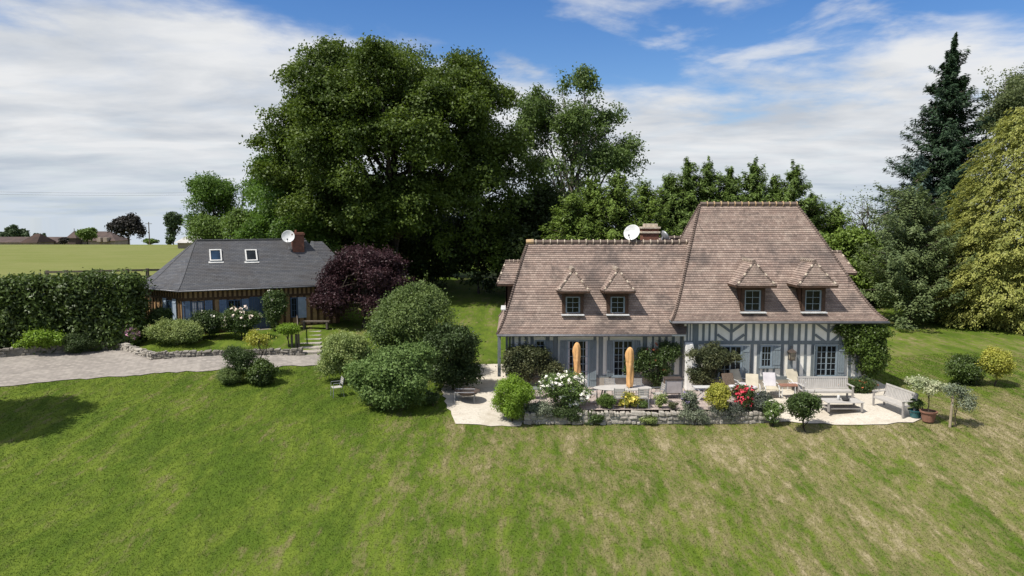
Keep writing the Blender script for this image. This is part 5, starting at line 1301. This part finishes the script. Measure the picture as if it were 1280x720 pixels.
# shrubs on the right lawn
b = hit(1205, 479); shrub(155, 'rhododendron_bush', 'dark green bush on the right lawn, left of the yellow tinted one', 'bush', b, (.95, .8, .68), 8000, .11, 'laurel_leaf', cz=.62, k=16, spread=.09)
b = hit(1244, 483); shrub(156, 'golden_elder', 'upright yellow tinted bush on the right lawn', 'bush', b, (.68, .6, .85), 6500, .11, 'yellow_leaf', cz=1.05, k=16, spread=.08)
b = hit(1222, 476); b.y += 3
# potted and staked plants
def pot(p, r, h, m, o):
    mb = MB(); mb.lathe([(r * .66, 0), (r * .72, .02), (r * .95, h * .86), (r * 1.08, h * .87), (r * 1.1, h), (r * .95, h), (r * .9, h * .86)], p, 20); return mb.build('pot', m, o, smooth=False)
p = at(1160, 527, -.04); p = Vector((p.x, p.y, gz(p.x, p.y) + .03))
rng = np.random.default_rng(160); o = thing('potted_willow', p, 'pale variegated standard plant on a thin stem in a terracotta pot', 'potted plant')
pot(p, .30, .44, 'terracotta', o); s_ = MB(); s_.lathe([(.26, .40), (.05, .41)], p, 14); s_.build('soil', 'soil', o)
tops = [(p.x + dx, p.y + dy, p.z + dz) for dx, dy, dz in ((-.5, 0, 1.42), (-.25, .1, 1.62), (.1, 0, 1.5), (.45, -.1, 1.36), (-.1, -.2, 1.3), (.25, .2, 1.45), (-.62, .1, 1.6))]
limbs(rng, p + Vector((0, 0, .4)), p + Vector((-.06, 0, 1.2)), .025, tops, wob=.05, n=6).build('stem', 'bark', o)
lb = np.array([(*t, .26, .24, .15) for t in tops]); quads('foliage', crown(rng, lb, 2400, .085, m=6, spread=.06, gap=-1), 'variegated_leaf', o)
p = at(1144, 523, -.04); p = Vector((p.x, p.y, gz(p.x, p.y) + .03)); o = thing('potted_plant', p, 'leafy green plant in a small glazed teal pot', 'potted plant')
pot(p, .26, .32, 'teal_glaze', o); rng = np.random.default_rng(161)
quads('foliage', crown(rng, sub_lobes(rng, (p.x, p.y, p.z + .52), (.30, .28, .22), 8), 1500, .09, m=6, spread=.05, gap=-1), 'rose_leaf', o)
p = hit(1187, 534); o = thing('staked_sapling', p, 'wispy pale shrub tied to a thick wooden stake on the right lawn', 'shrub'); rng = np.random.default_rng(162)
mb = MB(); mb.tube([p - Vector((0, 0, .2)), p + Vector((.06, 0, 1.25))], [.055, .05], 8); mb.build('stake', 'stake_wood', o)
q_ = p + Vector((.22, .05, 0)); tops = [(q_.x + dx, q_.y + dy, q_.z + dz) for dx, dy, dz in ((.35, 0, 1.05), (.15, .1, 1.3), (.6, 0, .85), (-.3, 0, 1.42), (.4, .2, 1.35), (.55, -.1, 1.1), (-.05, .1, 1.5), (.2, -.2, .9))]
limbs(rng, q_, q_ + Vector((.05, 0, 1.0)), .022, tops, wob=.06, n=6).build('stem', 'bark', o)
lb = np.array([(*t, .24, .22, .20) for t in tops]); quads('foliage', crown(rng, lb, 2200, .075, m=6, spread=.07, gap=-.6, gs=3), 'grey_leaf', o)

# ================================================================== terrace furniture
def parasol(px, py_top, Y, label, zb=.42):
    b = Vector((aty(px, 480, Y).x, Y, .012)); zt_ = aty(px, py_top, Y).z
    o = thing('closed_parasol', b, label, 'parasol')
    mb = MB(); mb.tube([b, (b.x, b.y, zt_ - .1)], .024, 8); mb.build('pole', 'stake_wood', o)
    mb = MB(); mb.box(b.x - .27, b.x + .27, b.y - .27, b.y + .27, b.z, b.z + .07); mb.tube([b + Vector((0, 0, .06)), b + Vector((0, 0, .3))], .045, 8); mb.build('base', 'rust_metal', o, bevel=.01)
    rng = np.random.default_rng(int(px)); cv = MB(); n = 36; H_ = zt_ - zb
    prof_ = [(.0, .11), (.05, .13), (.15, .138), (.45, .142), (.75, .155), (.88, .152), (.94, .13), (.98, .09), (1.0, .04)]
    vs = []; fs = []
    for i in range(44):
        t = i / 43; r = np.interp(t, [a for a, _ in prof_], [c for _, c in prof_])
        for k in range(n):
            a = 2 * math.pi * k / n + .5 * t
            rr = r * (.93 + .26 * abs(math.sin(a * 3 + .9 * math.sin(t * 6))) * min(1, (1 - t) * 5) + .05 * math.sin(t * 22 + a * 3) + .06 * math.sin(t * 9 - a * 2) - (.05 if abs(t - .62) < .02 else 0))
            vs.append((b.x + rr * math.cos(a) + .02 * math.sin(t * 6), b.y + rr * math.sin(a), zb + H_ * t + (.03 * math.sin(a * 4) if i == 0 else 0)))
    for i in range(43):
        for k in range(n): k2 = (k + 1) % n; fs.append((i * n + k, i * n + k2, (i + 1) * n + k2, (i + 1) * n + k))
    fs.append(tuple(43 * n + k for k in range(n))); cv.add(vs, fs); cv.build('cover', 'canvas', o, smooth=True)
    return o
parasol(721, 428, 33.0, 'closed orange parasol behind the white roses, in front of the french door')
parasol(787, 434, 30.85, 'closed orange parasol standing over the oval table', .80)
# oval table
tc = Vector(((779 - 640) / F * 31.3, 30.9, .012))
o = thing('oval_table', tc, 'long pale oval garden table on the terrace flags', 'table')
mb = MB(); mb.lathe([(1.0, .70), (1.02, .715), (1.0, .74)], tc, 40, sx=1.26, sy=.52); mb.build('tabletop', 'pale_teak', o)
for sx in (-1, 1):
    for sy in (-1, 1): mb = MB(); mb.bar(tc + Vector((sx * .95, sy * .36, 0)), tc + Vector((sx * .8, sy * .28, .71)), .05, .05); mb.build('leg', 'grey_metal', o)
mb = MB(); mb.bar(tc + Vector((-.85, 0, .66)), tc + Vector((.85, 0, .66)), .06, .04); mb.build('stretcher', 'grey_metal', o)
def chair(m_frame='grey_metal', m_seat='pale_teak'):
    o = thing('garden_chair', (0, 0, 0), 'x', 'chair')
    st = MB()
    for i in range(6): st.box(-.22, .22, -.22 + i * .075, -.16 + i * .075, .43, .45)
    st.build('seat', m_seat, o)
    bk = MB()
    for i in range(4): z = .56 + i * .085; y = .21 + (z - .45) * .16; bk.box(-.21, .21, y, y + .02, z, z + .062)
    bk.build('backrest', m_seat, o)
    for sx in (-1, 1):
        mb = MB(); mb.tube([(sx * .235, -.23, 0), (sx * .23, -.21, .44)], .016, 6); mb.build('leg', m_frame, o)
        mb = MB(); mb.tube([(sx * .235, .28, 0), (sx * .225, .19, .44), (sx * .22, .29, .9)], .016, 6); mb.build('leg', m_frame, o)
        mb = MB(); mb.tube([(sx * .24, .23, .66), (sx * .245, -.2, .66), (sx * .235, -.21, .45)], .014, 6); mb.build('armrest', m_frame, o)
    return o
c0 = chair(); CG = 'chairs round the oval table'
spots = ((763, 486, 31.75, 0, 'pale slatted chair on the far side of the oval table, left one'), (797, 486, 31.75, 0, 'pale slatted chair on the far side of the oval table, behind the parasol'),
         (773, 500, 30.35, 180, 'chair on the near side of the oval table, left of the parasol'), (803, 500, 30.35, 180, 'chair on the near side of the oval table, right of the parasol'),
         (822, 492, 31.0, -80, 'chair at the right end of the oval table'), (740, 494, 30.95, 80, 'chair at the left end of the oval table, beside the white roses'))
for i, (px, py, Y_, a, lb) in enumerate(spots):
    c = c0 if i == 0 else copy_tree(c0)
    c.location = ((px - 640) / F * (Y_ + .6), Y_, .012); c.rotation_euler = (0, 0, R(a)); tag(c, lb, 'chair', CG)
# serving cart
p = at(842, 499, .012)
o = thing('serving_cart', p, 'grey boxy serving cart with dark sides near the buttress', 'cart')
for sx in (-.36, .36):
    for sy in (-.25, .25): mb = MB(); mb.box(p.x + sx - .025, p.x + sx + .025, p.y + sy + .25 - .025, p.y + sy + .25 + .025, p.z, p.z + .88); mb.build('leg', 'grey_metal', o)
mb = MB(); mb.box(p.x - .40, p.x + .40, p.y - .04, p.y + .54, p.z + .88, p.z + .92); mb.build('top', 'rust_metal', o)
mb = MB(); mb.box(p.x - .335, p.x + .335, p.y - .012, p.y + .012, p.z + .28, p.z + .84); mb.build('front_panel', 'grey_cloth', o)
mb = MB(); mb.box(p.x - .37, p.x - .35, p.y + .03, p.y + .47, p.z + .28, p.z + .84); mb.build('side_panel', 'wicker', o)
mb = MB(); mb.box(p.x - .33, p.x + .33, p.y + .02, p.y + .48, p.z + .24, p.z + .27); mb.build('shelf', 'rust_metal', o)
# low side table behind the ball shrub
p = at(667, 500, .012); o = thing('side_table', p, 'small low grey table behind the bright ball shrub', 'table')
mb = MB(); mb.box(p.x - .34, p.x + .34, p.y - .05, p.y + .5, p.z + .46, p.z + .50); mb.build('tabletop', 'grey_metal', o, bevel=.006)
for sx in (-.3, .3):
    for sy in (0, .44): mb = MB(); mb.box(p.x + sx - .02, p.x + sx + .02, p.y + sy - .02, p.y + sy + .02, p.z, p.z + .46); mb.build('leg', 'grey_metal', o)
# folding table with crossed white legs
p = at(880, 502, .012); o = thing('folding_table', p, 'white folding side table with crossed legs beside the wall climber', 'table')
mb = MB()
for i in range(5): mb.box(p.x - .42, p.x + .42, p.y - .02 + i * .1, p.y + .065 + i * .1, p.z + .60, p.z + .625)
mb.build('tabletop', 'white_paint', o)
for sy in (.02, .42):
    for s1_ in (-1, 1): mb = MB(); mb.bar(p + Vector((-.33 * s1_, sy + .012 * s1_, 0)), p + Vector((.36 * s1_, sy + .012 * s1_, .62)), .022, .04); mb.build('leg', 'white_paint', o)
# low lounge chairs
def lounge(m_back, m_seat, m_frame='white_metal', cushion=None):
    o = thing('lounge_chair', (0, 0, 0), 'x', 'chair')
    Mx = Matrix.Translation((0, .18, .34)) @ Matrix.Rotation(R(-28), 4, 'X')
    b_ = MB(); b_.box(-.28, .28, -.03, .03, 0, .66); b_.build('backrest', m_back, o, Mx, bevel=.02)
    s_ = MB(); s_.box(-.28, .28, -.48, .18, .30, .36); s_.build('seat', m_seat, o, bevel=.02)
    for sx in (-1, 1):
        for y in (-.44, .2): mb = MB(); mb.tube([(sx * .3, y, 0), (sx * .3, y, .33)], .017, 6); mb.build('leg', m_frame, o)
        mb = MB(); mb.tube([(sx * .3, .32, .52), (sx * .31, -.1, .53), (sx * .3, -.44, .33)], .017, 6); mb.build('armrest', m_frame, o)
    if cushion: mb = MB(); mb.lathe([(.05, -.05), (.2, -.03), (.22, .02), (.18, .06), (.04, .08)], (0, -.1, .42), 14); mb.build('cushion', cushion, o, smooth=True)
    return o
for px, py, a, args, lb, grp in ((917, 496, 12, ('wicker', 'grey_cloth', 'brown_wood', 'white_cloth'), 'brown wicker lounge chair nearest the wall climber', None),
        (943, 497, -14, ('cream_cloth', 'cream_cloth', 'white_metal', 'white_cloth'), 'cream lounge chair with tall square back behind the lavender', None),
        (928, 490, 24, ('cream_cloth', 'white_cloth', 'white_metal', None), 'pale cream lounge chair half hidden by the brown wicker one', None),
        (966, 495, -8, ('white_cloth', 'cream_cloth', 'white_metal', None), 'white lounge chair left of the terracotta topped table', None),
        (998, 490, 10, ('cream_cloth', 'white_cloth', 'white_metal', None), 'cream lounge chair against the wall left of the long bench', None)):
    c = lounge(*args); q_ = at(px, py, .03); c.location = (q_.x, q_.y + .3, q_.z); c.rotation_euler = (0, 0, R(a)); tag(c, lb, 'chair', grp)
p = at(988, 497, .03); o = thing('tiled_table', p, 'low table with a reddish top among the lounge chairs', 'table')
mb = MB(); mb.box(p.x - .42, p.x + .42, p.y, p.y + .5, p.z + .50, p.z + .54); mb.build('tabletop', 'terracotta', o, bevel=.008)
for sx in (-.36, .36):
    for sy in (.05, .45): mb = MB(); mb.tube([(p.x + sx, p.y + sy, p.z), (p.x + sx, p.y + sy, p.z + .5)], .018, 6); mb.build('leg', 'white_metal', o)
# teak benches
def bench(L, label, loc, rz):
    o = thing('teak_bench', (0, 0, 0), label, 'bench')
    st = MB()
    for i in range(5): st.box(-L / 2, L / 2, -.28 + i * .105, -.19 + i * .105, .42, .445)
    st.box(-L / 2, L / 2, -.295, -.265, .36, .42); st.build('seat', 'pale_teak', o)
    bk = MB(); n = int(L / .095)
    Mx = Matrix.Translation((0, .235, .46)) @ Matrix.Rotation(R(-12), 4, 'X')
    for i in range(n): x = -L / 2 + .06 + (L - .12) * (i + .5) / n; bk.box(x - .036, x + .036, -.01, .012, .05, .46, M=Mx)
    bk.box(-L / 2, L / 2, -.022, .024, .455, .53, M=Mx); bk.box(-L / 2, L / 2, -.02, .022, .0, .055, M=Mx); bk.build('backrest', 'pale_teak', o)
    for sx in (-1, 1):
        x = sx * (L / 2 - .03)
        mb = MB(); mb.box(x - .035, x + .035, -.30, -.235, 0, .64); mb.build('leg', 'teak', o)
        mb = MB(); mb.bar((x, .25, 0), (x, .25, .46), .065, .065, up=(0, 1, 0)); mb.bar((x, .25, .45), (x, .355, .95), .06, .06, up=(0, 1, 0)); mb.build('leg', 'teak', o)
        mb = MB(); mb.box(x - .045, x + .045, -.33, .29, .64, .67); mb.build('armrest', 'pale_teak', o)
    o.location = loc; o.rotation_euler = (0, 0, rz); return o
p = at(1036, 502, .03); bench(2.25, 'long pale teak bench against the house wall under the french window', (p.x, p.y + .38, .03), 0)
p1, p2 = at(1093, 508, .03), at(1126, 521, .03); mid = (p1 + p2) / 2; d = p2 - p1
bench(d.length + .25, 'pale teak bench at the right end of the gravel, turned towards the coffee table', (mid.x + .28, mid.y + .05, gz(mid.x, mid.y) + .03), math.atan2(d.y, d.x))
p = at(1057, 515, .03); o = thing('coffee_table', p, 'low pale teak coffee table on the gravel between two benches', 'table')
mb = MB()
for i in range(7): mb.box(p.x - .78, p.x + .78, p.y + i * .115, p.y + .105 + i * .115, p.z + .37, p.z + .40)
mb.build('tabletop', 'pale_teak', o)
for sx in (-.7, .7):
    for sy in (.04, .76): mb = MB(); mb.box(p.x + sx - .035, p.x + sx + .035, p.y + sy - .035, p.y + sy + .035, p.z, p.z + .368); mb.build('leg', 'teak', o)
mb = MB(); mb.box(p.x - .7, p.x + .7, p.y + .06, p.y + .74, p.z + .10, p.z + .13); mb.build('lower_shelf', 'teak', o)
q_ = p + Vector((.12, .3, .402)); mb = MB(); mb.lathe([(.06, 0), (.13, .03), (.17, .10), (.15, .10), (.10, .035)], q_, 18); o = mb.build('metal_bowl', 'dark_metal', None, loc=q_, smooth=True); tag(o, 'small dark bowl on the teak coffee table', 'bowl')
q_ = p + Vector((-.12, .45, .402)); mb = MB(); mb.lathe([(.05, 0), (.06, .02), (.055, .17), (.04, .2), (.03, .2)], q_, 14); o = mb.build('candle_jar', 'white_paint', None, loc=q_, smooth=True); tag(o, 'pale jar standing beside the dark bowl on the coffee table', 'jar')
# fire bowl and white chair on the lawn, bench by the cottage
p = hit(581, 505); o = thing('fire_pit', p, 'round iron fire bowl on a pale frame at the edge of the gravel path', 'fire pit')
mb = MB(); c = p + Vector((.1, .35, .0)); mb.lathe([(.1, .30), (.35, .36), (.56, .52), (.60, .53), (.54, .50), (.33, .40), (.05, .36)], c, 28); mb.build('bowl', 'rust_metal', o, smooth=True)
mb = MB()
for sx in (-.45, .42): mb.tube([(p.x + sx, p.y, p.z), (p.x + sx, p.y, p.z + .52)], .018, 6); mb.tube([(p.x + sx, p.y + .7, p.z), (p.x + sx, p.y + .7, p.z + .52)], .018, 6)
mb.tube([(p.x - .45, p.y, p.z + .52), (p.x + .42, p.y, p.z + .52)], .018, 6); mb.tube([(p.x - .45, p.y + .7, p.z + .52), (p.x + .42, p.y + .7, p.z + .52)], .018, 6)
mb.build('frame', 'grey_metal', o)
p = hit(420, 497); c = copy_tree(c0); c['group'] = ''; del c['group']; c.location = (p.x, p.y + .2, gz(p.x, p.y + .2)); c.rotation_euler = (0, 0, R(-62)); tag(c, 'lone pale slatted chair on the lawn left of the bush group', 'chair')
p = hit(395, 411); o = thing('log_bench', p, 'dark plank bench in the shade beside the cottage steps', 'bench')
mb = MB(); mb.box(p.x - .85, p.x + .85, p.y - .2, p.y + .2, p.z + .44, p.z + .50); mb.build('seat', 'old_wood', o)
for sx in (-.7, .7): mb = MB(); mb.box(p.x + sx - .05, p.x + sx + .05, p.y - .18, p.y + .18, p.z, p.z + .44); mb.build('leg', 'old_wood', o)

# ================================================================== grass
rng = np.random.default_rng(7)
def grass(n, xr, yr, L, seed):
    x = rng.uniform(*xr, n); y = yr[0] + (yr[1] - yr[0]) * rng.random(n) ** 1.5
    ok = np.abs(x) < y * .74 + 1
    xj, yj = x + rng.normal(0, .13, n), y + rng.normal(0, .13, n)
    for pl in (drive, path, flags, gravel_t): ok &= ~inside(xj, yj, pl)
    ok &= ~((y > 30) & (x > -.2) & (x < 17.2) & (y < 41))
    x, y = x[ok], y[ok]; n = len(x); z = gza(x, y)
    a = rng.uniform(0, 2 * np.pi, n); l = L * rng.uniform(.5, 1.3, n); w = .006 + .0004 * y
    le = rng.normal(0, .55, (n, 2)) * l[:, None]
    p = np.stack([x, y, z - .005], 1); s = np.stack([np.cos(a) * w, np.sin(a) * w, np.zeros(n)], 1)
    t = p + np.stack([le[:, 0], le[:, 1], l], 1)
    return np.stack([p - s, p + s, t], 1)
g_ = grass(650000, (-28, 28), (14.5, 40), .038, 0)
o = quads('mown_grass', g_, 'grass_blade', None, (0, 24, -1), per=3); tag(o, 'short mown grass blades of the lawn', 'grass', kind='stuff')
